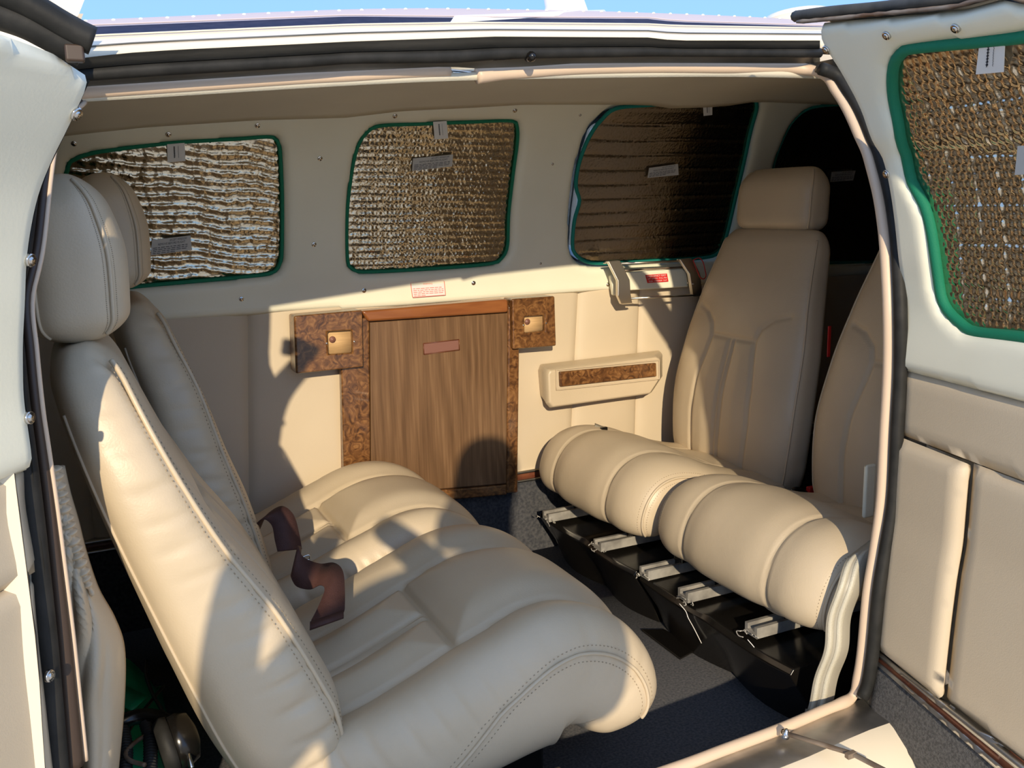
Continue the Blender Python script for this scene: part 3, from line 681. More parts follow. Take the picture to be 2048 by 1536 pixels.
def pad(name, Lf, yc, mt, parent, seams=(), seam_depth=.007, seam_w=.006, valley=.006, puff=0, pipes=(), ripple=.0, lab=None, bow=0):
    nk, p, q = Lf['nk'], Lf['p'], Lf['q']; rows = []
    th = np.linspace(0, 2*np.pi, 720, endpoint=False); c, sn = np.cos(th), np.sin(th)
    la = np.sign(c)*np.abs(c)**(2/p); de = np.sign(sn)*np.abs(sn)**(2/q)
    for i, s in enumerate(Lf['s']):
        w, tf, tb = Lf['w'][i], Lf['tf'][i], Lf['tb'][i]; x = la*w; d = np.where(de > 0, de*tf, de*tb)
        l = np.r_[0, np.cumsum(np.hypot(np.diff(np.r_[x, x[0]]), np.diff(np.r_[d, d[0]])))]
        k = np.linspace(0, l[-1], nk, endpoint=False)
        X = np.interp(k, l, np.r_[x, x[0]]); D = np.interp(k, l, np.r_[d, d[0]])
        front = np.clip(D/(tf+1e-9), 0, 1); fr = front*front*(3-2*front)
        Q = np.stack([np.full(nk, s), X], 1); off = np.zeros(nk)
        if len(seams):
            dist = np.full(nk, 1e9)
            for poly in seams: dist = np.minimum(dist, dist_poly(Q, poly, closed=False))
            off -= fr*(seam_depth*np.exp(-(dist/seam_w)**2)+valley*np.exp(-(dist/.035)**2))
        off += fr*puff*np.cos(np.clip(X/w, -1, 1)*np.pi/2)
        off += bow*fr*(np.abs(X/w)**2.5)
        if ripple:
            side = np.clip(1-np.abs(D-tf*.45)/(.05), 0, 1)*(np.abs(X) > w*.8)
            X = X-np.sign(X)*ripple*side*(np.maximum(0, np.sin(s*150+D*45+np.sin(s*31)))**2+.6*np.maximum(0, np.sin(s*97+1.3-D*20))**2)*(1.35-s/Lf['s'][-1])
        n2 = Lf['N'][i]; ctr = Lf['C'][i]
        P = np.stack([ctr[0]+n2[0]*(D+off), np.full(nk, yc)+X, ctr[1]+n2[1]*(D+off)], 1); rows.append(P)
    R = np.array(rows)
    V = np.vstack([R.reshape(-1, 3), R[0].mean(0), R[-1].mean(0)]); nr = len(rows)
    F = [[i*nk+j, (i+1)*nk+j, (i+1)*nk+(j+1) % nk, i*nk+(j+1) % nk] for i in range(nr-1) for j in range(nk)]
    F += [[nr*nk, j, (j+1) % nk] for j in range(nk)]+[[nr*nk+1, (nr-1)*nk+(j+1) % nk, (nr-1)*nk+j] for j in range(nk)]
    o = obj(name, V, F, mt, parent); bm = bmesh.new(); bm.from_mesh(o.data); bmesh.ops.recalc_face_normals(bm, faces=bm.faces); bm.to_mesh(o.data); bm.free()
    if lab: o['label'] = lab
    for side, fdf, rad, a, b in pipes:
        pts = []
        for i, s in enumerate(Lf['s']):
            u = s/Lf['s'][-1]
            if u < a or u > b: continue
            w, tf, tb = Lf['w'][i], Lf['tf'][i], Lf['tb'][i]; fd = fdf(u); t = tf if fd > 0 else tb
            x = w*(1-abs(fd)**q)**(1/p); n2 = Lf['N'][i]; ctr = Lf['C'][i]; d = fd*t+bow*(x/w)**2.5*(max(fd, 0)**2*(3-2*max(fd, 0)))
            pts.append([ctr[0]+n2[0]*d, yc+side*(x+.0012), ctr[1]+n2[1]*d])
        pipe = MB().tube(spline(pts, len(pts)*2), rad, 7).obj('piping', MT['leather'], o)
        if rad < .0027: continue
        st_m = MB()
        for dfd in (-.10, .09):
            row = []
            for i, s in enumerate(Lf['s']):
                u = s/Lf['s'][-1]
                if u < a or u > b: continue
                w, tf, tb = Lf['w'][i], Lf['tf'][i], Lf['tb'][i]; fd = fdf(u)+dfd; t = tf if fd > 0 else tb
                x = w*max(0, 1-abs(fd)**q)**(1/p); n2 = Lf['N'][i]; ctr = Lf['C'][i]; d = fd*t+bow*(x/w)**2.5*(max(fd, 0)**2*(3-2*max(fd, 0)))
                row.append([ctr[0]+n2[0]*d, yc+side*(x+.0004), ctr[1]+n2[1]*d])
            R2 = spline(row, 260)
            for k_ in range(0, 256, 3): st_m.tube(R2[k_:k_+2], .00055, 4)
        so = st_m.obj('stitching', MT['thread_dk'], o); so['kind'] = 'stuff'
    return o
def cushion_seams(s0, L, wA, wr, wf, c=0):
    """side seams with a kink at the cross seam, cross seam, double centre seam"""
    out = []
    for sd in (-1, 1):
        out.append(np.array([(0, sd*wr), (s0*.5, sd*(wr*.6+wA*.4)), (s0, sd*wA), (s0+.05, sd*(wA+.006)), (s0+.12, sd*(wf-.008)), (L*.8, sd*wf), (L, sd*wf)]))
    out.append(np.array([(s0, -wA), (s0, wA)]))
    for q in (-.008, .008): out.append(np.array([(0, q), (s0, q)]))
    return [o+np.array([0, c]) for o in out]

def aft_seat(yc, bdx, label, cdx=0, head=0):
    t = thing('cabin_seat', (.05+cdx, yc, 0.0), label, 'seat', 'leather cabin seats in club arrangement')
    # backrest
    st = [(-.182, .15, .20, .05, .088), (-.224, .25, .222, .080, .092), (-.272, .37, .228, .074, .084), (-.322, .48, .226, .058, .066), (-.362, .58, .215, .050, .054), (-.392, .665, .188, .046, .044), (-.408, .735, .155, .036, .038)]
    st = [(a+bdx*np.interp(b, [.15, .35, .55, .74], [-.1, .3, .85, .9]), b, c, d, e_) for a, b, c, d, e_ in st]
    Lb = loft(st, 150, 120, caps=(.04, .05)); Ls = Lb['s'][-1]
    seams = cushion_seams(.36, Ls, .09, .085, .15)
    pad('backrest', Lb, yc, MT['leather'], t, seams, pipes=[(-1, lambda u: .70, .0032, .03, .965), (1, lambda u: .70, .0032, .03, .965), (-1, lambda u: -.78, .0022, .05, .9)], ripple=.0042, bow=.010)
    # headrest
    hst = [(-.398, .735, .118, .050, .055), (-.400, .77, .128, .058, .060), (-.400, .83, .130, .060, .060), (-.404, .885, .125, .050, .056), (-.410, .925, .110, .036, .046)]
    hst = [(a+bdx*.62+head, b+(.02 if bdx > .02 else 0), c, d, e_) for a, b, c, d, e_ in hst]
    Lh = loft(hst, 70, 96, caps=(.025, .045), p=3.8, q=3.4)
    pad('headrest', Lh, yc, MT['leather'], t, (), pipes=[(-1, lambda u: .60, .0028, .04, .95), (1, lambda u: .60, .0028, .04, .95), (-1, lambda u: -.7, .002, .05, .95)])
    for sgn in (-1, 1):
        MB().tube([(-.395+bdx*.75, yc+sgn*.05, .70), (-.398+bdx*.65, yc+sgn*.05, .76)], .006, 8).obj('headrest_post', MT['chrome'], t)
    # cushion: rises to the front and rolls over
    cs = [(-.19, .145, .215, .060, .11), (-.07, .172, .235, .068, .12), (.05, .212, .240, .076, .135), (.14, .237, .240, .084, .150), (.20, .222, .240, .088, .128), (.238, .176, .238, .088, .100), (.243, .118, .232, .078, .080)]
    cs = [(a+cdx, b, c, d, e_) for a, b, c, d, e_ in cs]
    Lc = loft(cs, 190, 230, caps=(.03, .045), sgn=-1, p=4.2, q=2.8); Lk = Lc['s'][-1]
    fd = lambda u: np.interp(u, [0, .2, .5, .7, .85, 1], [-.75, -.55, .06, .32, .42, .45])
    o = pad('seat_cushion', Lc, yc, MT['leather'], t, cushion_seams(.245, Lk, .115, .112, .122, -.022), seam_depth=.010, seam_w=.005, valley=.018, puff=.008, pipes=[(-1, fd, .0028, .06, .97), (1, fd, .0028, .06, .97)], ripple=.0022, bow=.022)
    # pedestal under the cushion
    MB().box((-.17+cdx, yc-.17, .0), (.15+cdx, yc+.17, .11)).obj('pedestal', MT['blackplastic'], t, bevel=.01)
    for sgn in (-1, 1): MB().box((-.22+cdx, yc+sgn*.13-.012, .0), (.20+cdx, yc+sgn*.13+.012, .02)).obj('floor_rail', MT['alu'], t, bevel=.003)
    return t
near_aft = aft_seat(.268, 0, 'tan leather seat nearest the camera, backrest cut by the picture left')
far_aft = aft_seat(.755, .10, 'tan leather seat by the far wall, half hidden behind the nearest seat', cdx=-.02, head=.0)

def fwd_seat(yc, label, dx=0, redtag=False):
    t = thing('cabin_seat', (.8+dx, yc, .0), label, 'seat', 'leather cabin seats in club arrangement')
    st = [(1.00, .20, .185, .05, .06), (.998, .28, .215, .062, .06), (1.008, .40, .225, .062, .055), (1.032, .52, .216, .055, .055), (1.062, .64, .192, .050, .055), (1.090, .73, .172, .044, .05), (1.110, .80, .158, .034, .04)]
    st = [(a+dx, b, c, d, e_) for a, b, c, d, e_ in st]
    Lb = loft(st, 180, 210, caps=(.04, .045))
    Lb['N'] = -Lb['N']; Ls = Lb['s'][-1]
    seams = []
    for sd in (-1, 1):
        seams.append(np.array([(0, sd*.088), (.08, sd*.098), (.16, sd*.105), (.24, sd*.100), (.30, sd*.086), (.345, sd*.077), (.375, sd*.088), (.40, sd*.12), (.412, sd*.16)]))
    seams.append(np.array([(.345, -.077), (.345, .077)]))
    for q in (-.008, .008): seams.append(np.array([(0, q), (.345, q)]))
    b = pad('backrest', Lb, yc, MT['leather'], t, seams, seam_depth=.006, seam_w=.005, valley=.004, pipes=[(-1, lambda u: .5, .0022, .03, .96), (1, lambda u: .5, .0022, .03, .96)], ripple=.0008, puff=.006)
    hst = [(1.105, .800, .118, .042, .05), (1.106, .835, .128, .048, .052), (1.110, .89, .128, .048, .05), (1.120, .945, .114, .034, .04)]
    hst = [(a+dx+.012, z-.004, c, d, e_) for a, z, c, d, e_ in hst]
    Lh = loft(hst, 60, 96, caps=(.022, .04), p=4.0); Lh['N'] = -Lh['N']
    pad('headrest', Lh, yc, MT['leather'], t, (), pipes=[(-1, lambda u: .55, .002, .05, .95), (1, lambda u: .55, .002, .05, .95)])
    for sgn in (-1, 1): MB().tube([(1.10+dx, yc+sgn*.05, .77), (1.095+dx, yc+sgn*.05, .83)], .006, 8).obj('headrest_post', MT['chrome'], t)
    cs = [(.99, .215, .215, .050, .06), (.90, .225, .230, .055, .07), (.80, .245, .236, .066, .07), (.71, .270, .238, .078, .06), (.652, .270, .238, .082, .04), (.628, .235, .236, .078, .03), (.632, .195, .230, .066, .02)]
    cs = [(a+dx, z, c, d, e_) for a, z, c, d, e_ in cs]
    Lc = loft(cs, 170, 220, caps=(.03, .045), sgn=1, p=4.2, q=2.8); Lk = Lc['s'][-1]
    sm_ = [np.array([(0, sd*.11), (.12, sd*.095), (.16, sd*.095), (.25, sd*.112), (Lk, sd*.118)]) for sd in (-1, 1)]+[np.array([(.14, -.095), (.14, .095)])]
    o = pad('seat_cushion', Lc, yc, MT['leather'], t, sm_, seam_depth=.0045, seam_w=.004, valley=.007, pipes=[(-1, lambda u: .55, .0028, .06, .97), (1, lambda u: .55, .0028, .06, .97)], ripple=.0008)
    if redtag:
        p = at(1658, 683, 1, yc-.222)
        MB().box(p-np.array([.004, .0015, .034]), p+np.array([.004, .0015, .034])).obj('pull_tab', MT['red'], b, bevel=.001)
    return t
far_fwd = fwd_seat(.733, 'tan leather seat facing aft with its whole backrest and headrest showing', redtag=True)
near_fwd = fwd_seat(.243, 'tan leather seat facing aft, backrest cut off by the right door jamb', dx=.015)

# ================================================================== SUN SHADES
def crumple(P, f, seed, n=9):
    rs = np.random.RandomState(seed); o = np.zeros(len(P))
    for i in range(n):
        a = rs.uniform(0, 2*np.pi); k = f*rs.uniform(.6, 1.9); o += np.sin(k*(P[:, 0]*math.cos(a)+P[:, 1]*math.sin(a))+rs.uniform(0, 6.28))
    return o/n
def bubbles(P, pitch):
    u = P[:, 0]/pitch; v = P[:, 1]/(pitch*.866); r = np.floor(v); uu = (u+.5*(r % 2)) % 1-.5; vv = (v-r)-.5
    return np.clip(1-(uu*uu+vv*vv)/.17, 0, 1)**.5
def foilheight(kind, P):
    x, z = P[:, 0], P[:, 1]
    rl = lambda ph, sh: (1-np.abs(np.sin(np.pi*ph)))**sh                      # sharp ridge lines
    if kind == 'crinkled':
        ph = z/.0185+.55*crumple(P, 28, 3)+.16*crumple(P, 130, 4)+.10*x/.0185
        return .0042*rl(ph, 1.6)+.0012*crumple(P, 260, 5)+.0016*np.abs(crumple(P, 110, 7))+.0012*rl(x/.05+.5*crumple(P, 40, 8), 3)
    if kind == 'quilted':
        ph = z/.0155+.22*crumple(P, 22, 11)+.03*x/.0155
        return .0026*rl(ph, 2.2)+.0011*bubbles(P, .0088)+.0010*crumple(P, 60, 13)
    if kind == 'banded':
        ph = z/.034+.12*crumple(P, 15, 21)
        return -.0030*rl(ph, 5)+.0016*(ph % 1)+.0005*bubbles(P, .0075)+.0008*crumple(P, 30, 23)
    if kind == 'bubble':
        ph = z/.058+.35*crumple(P, 22, 31); ph2 = x/.037+.12*crumple(P, 25, 33)
        return .0018*bubbles(P, .0112)-.0026*rl(ph, 4)+.0026*rl(ph2, 7)+.0008*crumple(P, 60, 35)
    return .0010*crumple(P, 60, 41)
def plate_local(c4, thick, nrm): return MB().prism(c4, np.array(nrm)*thick)
def lettered(c4, lines, ink, parent, margin=.06):
    """lines: (text, height fraction of plate, top fraction, left fraction, width fraction)"""
    TLc, TRc, BRc, BLc = [np.array(c) for c in c4]; xa = TRc-TLc; W = np.linalg.norm(xa); ya = TLc-BLc; Hh = np.linalg.norm(ya)
    for body, h, topf, leftf, wf_ in lines:
        size = h*Hh*1.35; o = TLc+xa*leftf-ya*(topf+h)
        if body == '~':                                   # print too small to read: word-long dashes
            rs = np.random.RandomState(int(topf*1000)); m = MB(); u0 = 0.
            while u0 < wf_-.03:
                u1 = min(wf_, u0+rs.uniform(.05, .13)); a_ = o+xa*u0; b_ = o+xa*u1; hv = ya*h*.55
                m.add([a_, b_, b_+hv, a_+hv], [[0, 1, 2, 3]]); u0 = u1+.022
            m.obj('small_print', ink, parent, flat=True); continue
        t = text(body, size, (0, 0, 0), (1, 0, 0), (0, 1, 0), ink, None)
        if t is None: continue
        V = np.array([v.co[:] for v in t.data.vertices])+np.array(t.location); F = [list(p.vertices) for p in t.data.polygons]
        bpy.data.objects.remove(t)
        V[:, 0] -= V[:, 0].min(); V[:, 0] *= wf_*W/V[:, 0].max()
        obj('lettering', o+V[:, :1]*xa/W+V[:, 1:2]*ya/Hh, F, ink, parent, flat=True)
def shade(label, outline2, fmap_off, kind, binding, fmat, front, tag=None, plate=None, lines=(), step=.0032, brad=.0042, backs=.002):
    """outline2: closed outline in surface coordinates; fmap_off(P2, off) -> points"""
    out = np.array(outline2); base = fmap_off(out, 0); b = base[np.argmin(base[:, 2])]
    t = thing('sun_shade', (base[:, 0].mean(), base[:, 1].mean(), base[:, 2].min()), label, 'sun shade', 'foil sun shades in the windows')
    V, F, P2 = panel(out, [], step, lambda P: P3map(P, kind, fmap_off, out), jitter=.15)
    fo = obj('foil_panel', V, F, fmat, t, solid=.003); normal_out(fo, front)
    rim = fmap_off(resample(out, .012), .004)
    MB().tube(rim, brad, 8, closed=True, flat=1.0).obj('binding', binding, t)
    nf = np.array(front, float); nf /= np.linalg.norm(nf)
    if tag is not None:
        c4 = [np.array(p) for p in tag]; tg = plate_local(c4, .0012, nf).obj('care_tag', MT['paper'], t, flat=True)
        TLc, TRc, BRc, BLc = [p+nf*.0018 for p in c4]
        # a line of script and a line of small print, both running up the tag
        for fx, amp, n in ((.40, .055, 9), (.62, .018, 16)):
            ks = np.linspace(.16, .80, 120); pts = []
            for i, kq in enumerate(ks):
                w = fx+amp*math.sin(i*n*.42)*(.6+.4*math.sin(i*.37)); L_ = TLc+(BLc-TLc)*kq; R_ = TRc+(BRc-TRc)*kq; pts.append(L_+(R_-L_)*w)
            MB().tube(pts, .00035 if fx < .5 else .00022, 4).obj('lettering', MT['ink'], tg)
    if plate is not None:
        c4 = [np.array(p) for p in plate]; pl = plate_local(c4, .0006, nf).obj('instruction_label', MT['label'], t, flat=True)
        lettered([p+nf*.0010 for p in c4], lines, MT['ink'], pl)
    return t
def P3map(P, kind, fmap_off, out):
    d = dist_poly(P, out); h = foilheight(kind, P)*np.clip(d/(.03 if kind == 'bubble' else .012), 0, 1)
    if hasattr(fmap_off, 'vec'): return fmap_off(P, h)
    return fmap_off(P, h)
def wall_off(back):
    def f(P, off):
        off = np.broadcast_to(off, (len(P),)); y = np.array([yw(z) for z in P[:, 1]])+back-off
        return np.stack([P[:, 0], y, P[:, 1]], 1)
    return f
MT['label'] = mat('grey_clear_label', (.52, .51, .48), .4)
def wq(pxs, off): return [wall_hit(x, y, off) for x, y in pxs]
def lab_lines(n):
    return [('#%s WINDOW' % n, .15, .06, .46, .45), ('REMOVE BEFORE FLIGHT', .15, .27, .17, .70), ('~', .075, .50, .04, .90), ('~', .075, .62, .04, .90), ('~', .075, .74, .04, .88), ('~', .075, .86, .04, .6)]
FN = (0, -1, .18)
fw = wall_off(.012)
def sh2(P): return np.array(roundpoly([wxz(*p) for p in P], .006))
shade('crinkled silver sun shade with dark green binding behind the headrests at left', sh2(W4), fw, 'crinkled', MT['green'], MT['foil'], FN,
      tag=wq([(334, 289), (369, 286), (371, 322), (335, 325)], .004), plate=wq([(304, 480), (381, 471), (384, 500), (302, 511)], .006), lines=lab_lines('4 LEFT'))
shade('quilted silver sun shade with green binding in the window above the wood cabinet', sh2(W3), fw, 'quilted', MT['green'], MT['foil'], FN,
      tag=wq([(866, 244), (893, 242), (896, 277), (869, 279)], .004), plate=wq([(826, 317), (906, 309), (904, 333), (824, 342)], .006), lines=lab_lines('3 LEFT'))
W2s = [(1203, 240), (1232, 217), (1300, 210), (1400, 204), (1498, 199), (1513, 206), (1508, 238), (1490, 315), (1470, 400), (1452, 475), (1437, 505), (1405, 516), (1300, 522), (1210, 527), (1172, 523), (1150, 507), (1145, 488), (1149, 440), (1159, 402), (1152, 375), (1155, 340), (1170, 292), (1188, 258)]
shade('silver sun shade, toned dark for the cabin it mirrors, with teal binding in the window over the exit latch', sh2(W2s), wall_off(.004), 'banded', MT['teal'], MT['foil_dark'], FN,
      tag=wq([(1406, 207), (1424, 206), (1424, 230), (1407, 232)], -.004), plate=wq([(1298, 336), (1356, 328), (1357, 350), (1295, 356)], -.004), lines=lab_lines('2 LEFT'), brad=.0048)
shade('foil sun shade, toned dark for its reflections, in the shadowed cockpit window behind the single headrest', sh2(W1), fw, 'plain', MT['teal'], MT['foil_dark'], FN, step=.008,
      plate=wq([(1663, 344), (1711, 341), (1706, 361), (1660, 364)], .006), lines=lab_lines('1 LEFT'))
def door_off(P, off):
    off = np.broadcast_to(off, (len(P),)); return np.array([DR.P(t, z, o-.004) for (t, z), o in zip(P, off)])
def dq(pxs, off):
    return [DR.P(*DR.hit(x, y, off), off) for x, y in pxs]
shade('bubbled silver sun shade with bright green binding in the open right door', hpoly, door_off, 'bubble', MT['green'], MT['foil_bubble'], DR.n,
      tag=dq([(1961, 83), (2011, 78), (2008, 144), (1953, 149)], .004), plate=dq([(2036, 292), (2070, 290), (2066, 348), (2030, 350)], .004), lines=[], step=.0019, brad=.0075)

# ================================================================== WOOD CABINET ON THE FAR WALL
YF = 1.005
cab = thing('wood_cabinet', (at(860, 990, 1, YF)[0], 1.02, .15), 'walnut and burl side cabinet mounted on the far wall', 'cabinet')
def face(pxs, y): return [at(x, yy, 1, y) for x, yy in pxs]
def slab(name, pxs, yf, yb, m, par, bevel=.004): return MB().prism(face(pxs, yf), (0, yb-yf, 0)).obj(name, m, par, bevel=bevel)
carc = slab('carcass', [(684, 640), (1036, 606), (1036, 985), (690, 1022)], YF+.008, 1.045, MT['redwood'], cab)
slab('stile', [(680, 640), (739, 635), (742, 1010), (690, 1018)], YF-.002, YF+.02, MT['burl'], cab)
slab('stile', [(1016, 612), (1041, 606), (1036, 984), (1013, 988)], YF-.002, YF+.02, MT['burl'], cab, .006)
slab('bottom_rail', [(742, 992), (1014, 969), (1014, 990), (742, 1014)], YF-.001, YF+.02, MT['burl'], cab)
slab('top_rail', [(722, 622), (1017, 598), (1018, 625), (737, 644)], YF-.012, YF+.03, MT['cherry'], cab, .007)
dw = slab('cabinet_door', [(740, 645), (1016, 626), (1013, 967), (743, 990)], YF-.004, YF+.012, MT['walnut'], cab, .002)
slab('pull_recess', [(848, 688), (917, 680), (918, 699), (849, 708)], YF-.005, YF-.001, MT['plate'], dw, .001)
for a, b in (((847, 687), (918, 679)), ((918, 679), (919, 700)), ((919, 700), (848, 709)), ((848, 709), (847, 687))):
    MB().tube([at(*a, 1, YF-.0055), at(*b, 1, YF-.0055)], .0011, 5).obj('recess_edge', MT['redwood'], dw)
def block(outer, hole, yf, yb):
    o3 = np.array(face(outer, yf)); h3 = np.array(face(hole, yf)); bk = np.array([0, yb-yf, 0])
    V = np.vstack([o3, h3, o3+bk, h3+bk]); F = []
    for i in range(4):
        j = (i+1) % 4; F += [[i, j, 4+j, 4+i], [8+j, 8+i, 12+i, 12+j], [i, 8+i, 8+j, j], [4+i, 4+j, 12+j, 12+i]]
    b = obj('corner_block', V, F, MT['burl'], cab, bevel=.0045)
    c = h3.mean(0); hh = h3.copy(); hh = c+(hh-c)*1.06; hh[:, 1] = yf+.012
    MB().prism(hh, (0, .004, 0)).obj('raw_back', MT['rawwood'], b)
    w = np.linalg.norm(h3[1]-h3[0]); mid_l = (h3[0]+h3[3])/2; mid_r = (h3[1]+h3[2])/2
    screw(mid_l+np.array([-.004, -.0, 0]), (0, -1, 0), .0022, b); screw(mid_r+np.array([.004, -.0, 0]), (0, -1, 0), .0022, b)
    m = MB().lathe(mid_l+np.array([w*.22, .011, .006]), (0, -1, 0), [(.0075, 0), (.0075, .001), (.004, .0015), (.003, .003), (.0003, .0035)], 14); m.obj('grommet', MT['plate'], b)
block([(588, 632), (725, 620), (727, 734), (592, 748)], [(656, 664), (704, 661), (706, 706), (658, 709)], .985, 1.04)
block([(1024, 598), (1110, 592), (1113, 692), (1026, 699)], [(1050, 634), (1089, 631), (1090, 662), (1050, 666)], .988, 1.04)

# ================================================================== ARMREST
ar = thing('wall_armrest', (at(1200, 815, 1, 1.0)[0], 1.02, .40), 'padded tan leather armrest with a burl inlay on the far wall', 'armrest')
rect_b = [(1080, 728), (1318, 700), (1325, 708), (1325, 752), (1305, 782), (1100, 812), (1080, 790), (1076, 740)]
rect_f = [(1096, 738), (1312, 711), (1321, 716), (1320, 756), (1300, 789), (1102, 817), (1094, 808), (1092, 746)]
fb = np.array([at(x, y, 1, 1.045) for x, y in rect_b]); ff = np.array([at(x, y, 1, .985) for x, y in rect_f])
ctr = ff.mean(0); fi = ctr+(ff-ctr)*np.array([.97, 1, .9]); fi[:, 1] = .978
rows = [fb, fb+(ff-fb)*.55, ff+np.array([0, .008, 0]), ff+(fi-ff)*.45+np.array([0, .001, 0]), fi]
MB().grid(rows, closed=True, capu=True).obj('padding', MT['leather'], ar, bevel=.0035)
slab('burl_inlay', [(1120, 744), (1313, 726), (1314, 753), (1121, 774)], .970, .985, MT['burl'], ar, .003)
fr_ = [(1112, 740), (1318, 720), (1319, 758), (1113, 780)]
MB().tube(resample(np.array(face(fr_, .976)), .01), .0018, 6, closed=True).obj('piping', MT['leather'], ar)

# ================================================================== EMERGENCY EXIT LATCH
YL = 1.0
lt = thing('exit_latch', (at(1310, 600, 1, YL)[0], 1.02, .62), 'brushed steel emergency exit latch below the right-hand far window', 'latch')
def arm(pts, wpx, name):
    rows = []
    for (x, y, yy), w in zip(pts, wpx):
        a = at(x, y, 1, yy); b = at(x+w, y-2, 1, yy); rows.append([a, b, b+np.array([0, .012, 0]), a+np.array([0, .012, 0])])
    return MB().grid(rows, closed=True, capu=True).obj(name, MT['steel'], lt, bevel=.002)
arm([(1209, 528, 1.0), (1216, 522, .985), (1236, 562, .972), (1236, 592, .972), (1243, 608, .980), (1246, 609, .995)], [24, 24, 24, 26, 22, 22], 'latch_arm')
arm([(1355, 524, 1.0), (1359, 518, .985), (1379, 548, .972), (1384, 580, .974), (1386, 594, .985)], [24, 24, 22, 20, 18], 'latch_arm')
MB().box(*[np.minimum(a, b) for a, b in [(at(1264, 600, 1, .985), at(1388, 592, 1, .985))]][0:1]*1, hi=np.maximum(at(1264, 592, 1, .985), at(1388, 586, 1, .985))+np.array([0, .006, 0])) if False else None
MB().tube([at(1258, 597, 1, .985), at(1390, 590, 1, .985)], .0030, 8).obj('cross_bar', MT['steel'], lt)
MB().tube([at(1240, 527, 1, .995), at(1362, 522, 1, .995)], .0030, 8).obj('pivot_rod', MT['steel'], lt)
MB().tube([at(1232, 542, 1, 1.012), at(1370, 534, 1, 1.012)], .0026, 6).obj('corroded_lip', MT['rust'], lt)
ring = [at(x, y, 1, .972) for x, y in ((1386, 520), (1398, 516), (1406, 524), (1410, 540), (1412, 552), (1407, 558), (1400, 554), (1394, 540))]
MB().tube(spline(ring+ring[:1], 40), .0013, 6).obj('pull_pin', MT['red'], lt)
for q in ((1376, 566), (1386, 568)): screw(at(*q, 1, .970), (0, -1, 0), .0022, lt)
slab('housing', [(1222, 552), (1232, 546), (1366, 537), (1374, 545), (1378, 574), (1262, 581), (1228, 592)], 1.015, 1.03, MT['cream'], lt, .004)

def placard(name, pxs, y, m, ink, lines, label, border=None):
    t = thing(name, face(pxs, y)[3], label, 'placard'); c4 = face(pxs, y)
    pl = MB().prism(c4, (0, .0006, 0)).obj('plate', m, t, flat=True)
    lettered([p+np.array([0, -.0005, 0]) for p in c4], lines, ink, pl)
    if border: MB().tube(resample(np.array(c4)+np.array([0, -.0003, 0]), .004), .0009, 5, closed=True).obj('border', border, t)
    return t
yp = yw(at(855, 578, 1, 1.04)[2])-.0075
placard('warning_placard', [(821, 565), (888, 561), (891, 590), (825, 595)], yp, MT['paper'], MT['palered'],
        [('WARNING', .13, .08, .36, .28), ('~', .07, .38, .05, .9), ('~', .07, .50, .05, .9), ('~', .07, .62, .05, .9), ('~', .07, .74, .05, .9), ('~', .07, .86, .05, .35)], 'white warning placard with a red border above the wood cabinet', MT['palered'])
placard('exit_placard', [(1291, 550), (1334, 547), (1337, 563), (1295, 566)], 1.012, MT['redink'], MT['paper'],
        [('EMERGENCY EXIT', .22, .07, .04, .9), ('LIFT LATCH - PULL PIN', .19, .40, .05, .88), ('PUSH  WINDOW  OUT', .19, .71, .08, .84)], 'red emergency exit placard between the two latch arms')

# ================================================================== SEAT BASES, RAILS
def seat_base(y0, y1, label):
    t = thing('seat_base', (.78, (y0+y1)/2, 0), label, 'seat base', 'black seat bases')
    n = 5; ys = np.linspace(y0, y1, n)
    rows = []
    for i, y in enumerate(np.linspace(y0, y1, 17)):
        k = abs(math.sin((y-y0)/(y1-y0)*math.pi*2)); top = .575+.012*k; bot = .640-.02*k
        rows.append([[bot, y, 0], [bot-.02, y, .05], [top, y, .118-.014*k], [top+.008, y, .128-.014*k], [.98, y, .128-.006*k], [.99, y, 0]])
    MB().grid(rows, capu=True).obj('shell', MT['blackplastic'], t, bevel=.003)
    return t
sb_far = seat_base(.525, .955, 'black plastic seat base under the aft-facing seat by the wall')
sb_near = seat_base(.06, .505, 'black plastic seat base under the aft-facing seat at the door')
rail_px = [(1090, 1034, sb_far), (1193, 1092, sb_far), (1286, 1148, sb_near), (1364, 1192, sb_near), (1500, 1262, sb_near)]
for px, py, par in rail_px:
    p = at(px, py, 2, .135); y = p[1]; x = max(p[0], .560)-.006
    prof = [(-.016, .126), (-.016, .146), (-.009, .146), (-.009, .136), (.009, .136), (.009, .146), (.016, .146), (.016, .126)]
    rows = [[[xx, y+a, b] for a, b in prof] for xx in (x+.008, x+.35)]
    MB().grid(rows, closed=True, capu=True).obj('aluminium_rail', MT['railmetal'], par, flat=True)
    MB().box((x+.09, y-.014, .128), (x+.12, y+.014, .175)).obj('rail_foot', MT['blackplastic'], par, bevel=.003)
    m = MB()                                                       # torn silver tape around the rail end
    rs = np.random.RandomState(int(px))
    for k in range(5):
        a = np.array([x+.004+rs.uniform(-.006, .012), y+rs.uniform(-.02, .02), .130+rs.uniform(0, .006)]); pts = [a]
        for j in range(5): pts.append(pts[-1]+np.array([rs.uniform(-.003, .003), rs.uniform(-.010, .010), rs.uniform(-.005, .003)]))
        m.tube(spline(pts, 16), .0011, 5)
    m.obj('torn_tape', MT['railmetal'], par)
    if px in (1364, 1500):
        a = np.array([x-.004, y-.006, .124]); pts = [a, a+np.array([.006, -.012, -.012]), a+np.array([.006, -.02, -.022]), a+np.array([.018, -.022, -.045]), a+np.array([.03, -.03, -.075])]
        MB().tube(spline(pts, 24), .0008, 5).obj('loose_thread', MT['white'], par)
tab = at(1545, 1212, 1, .18)
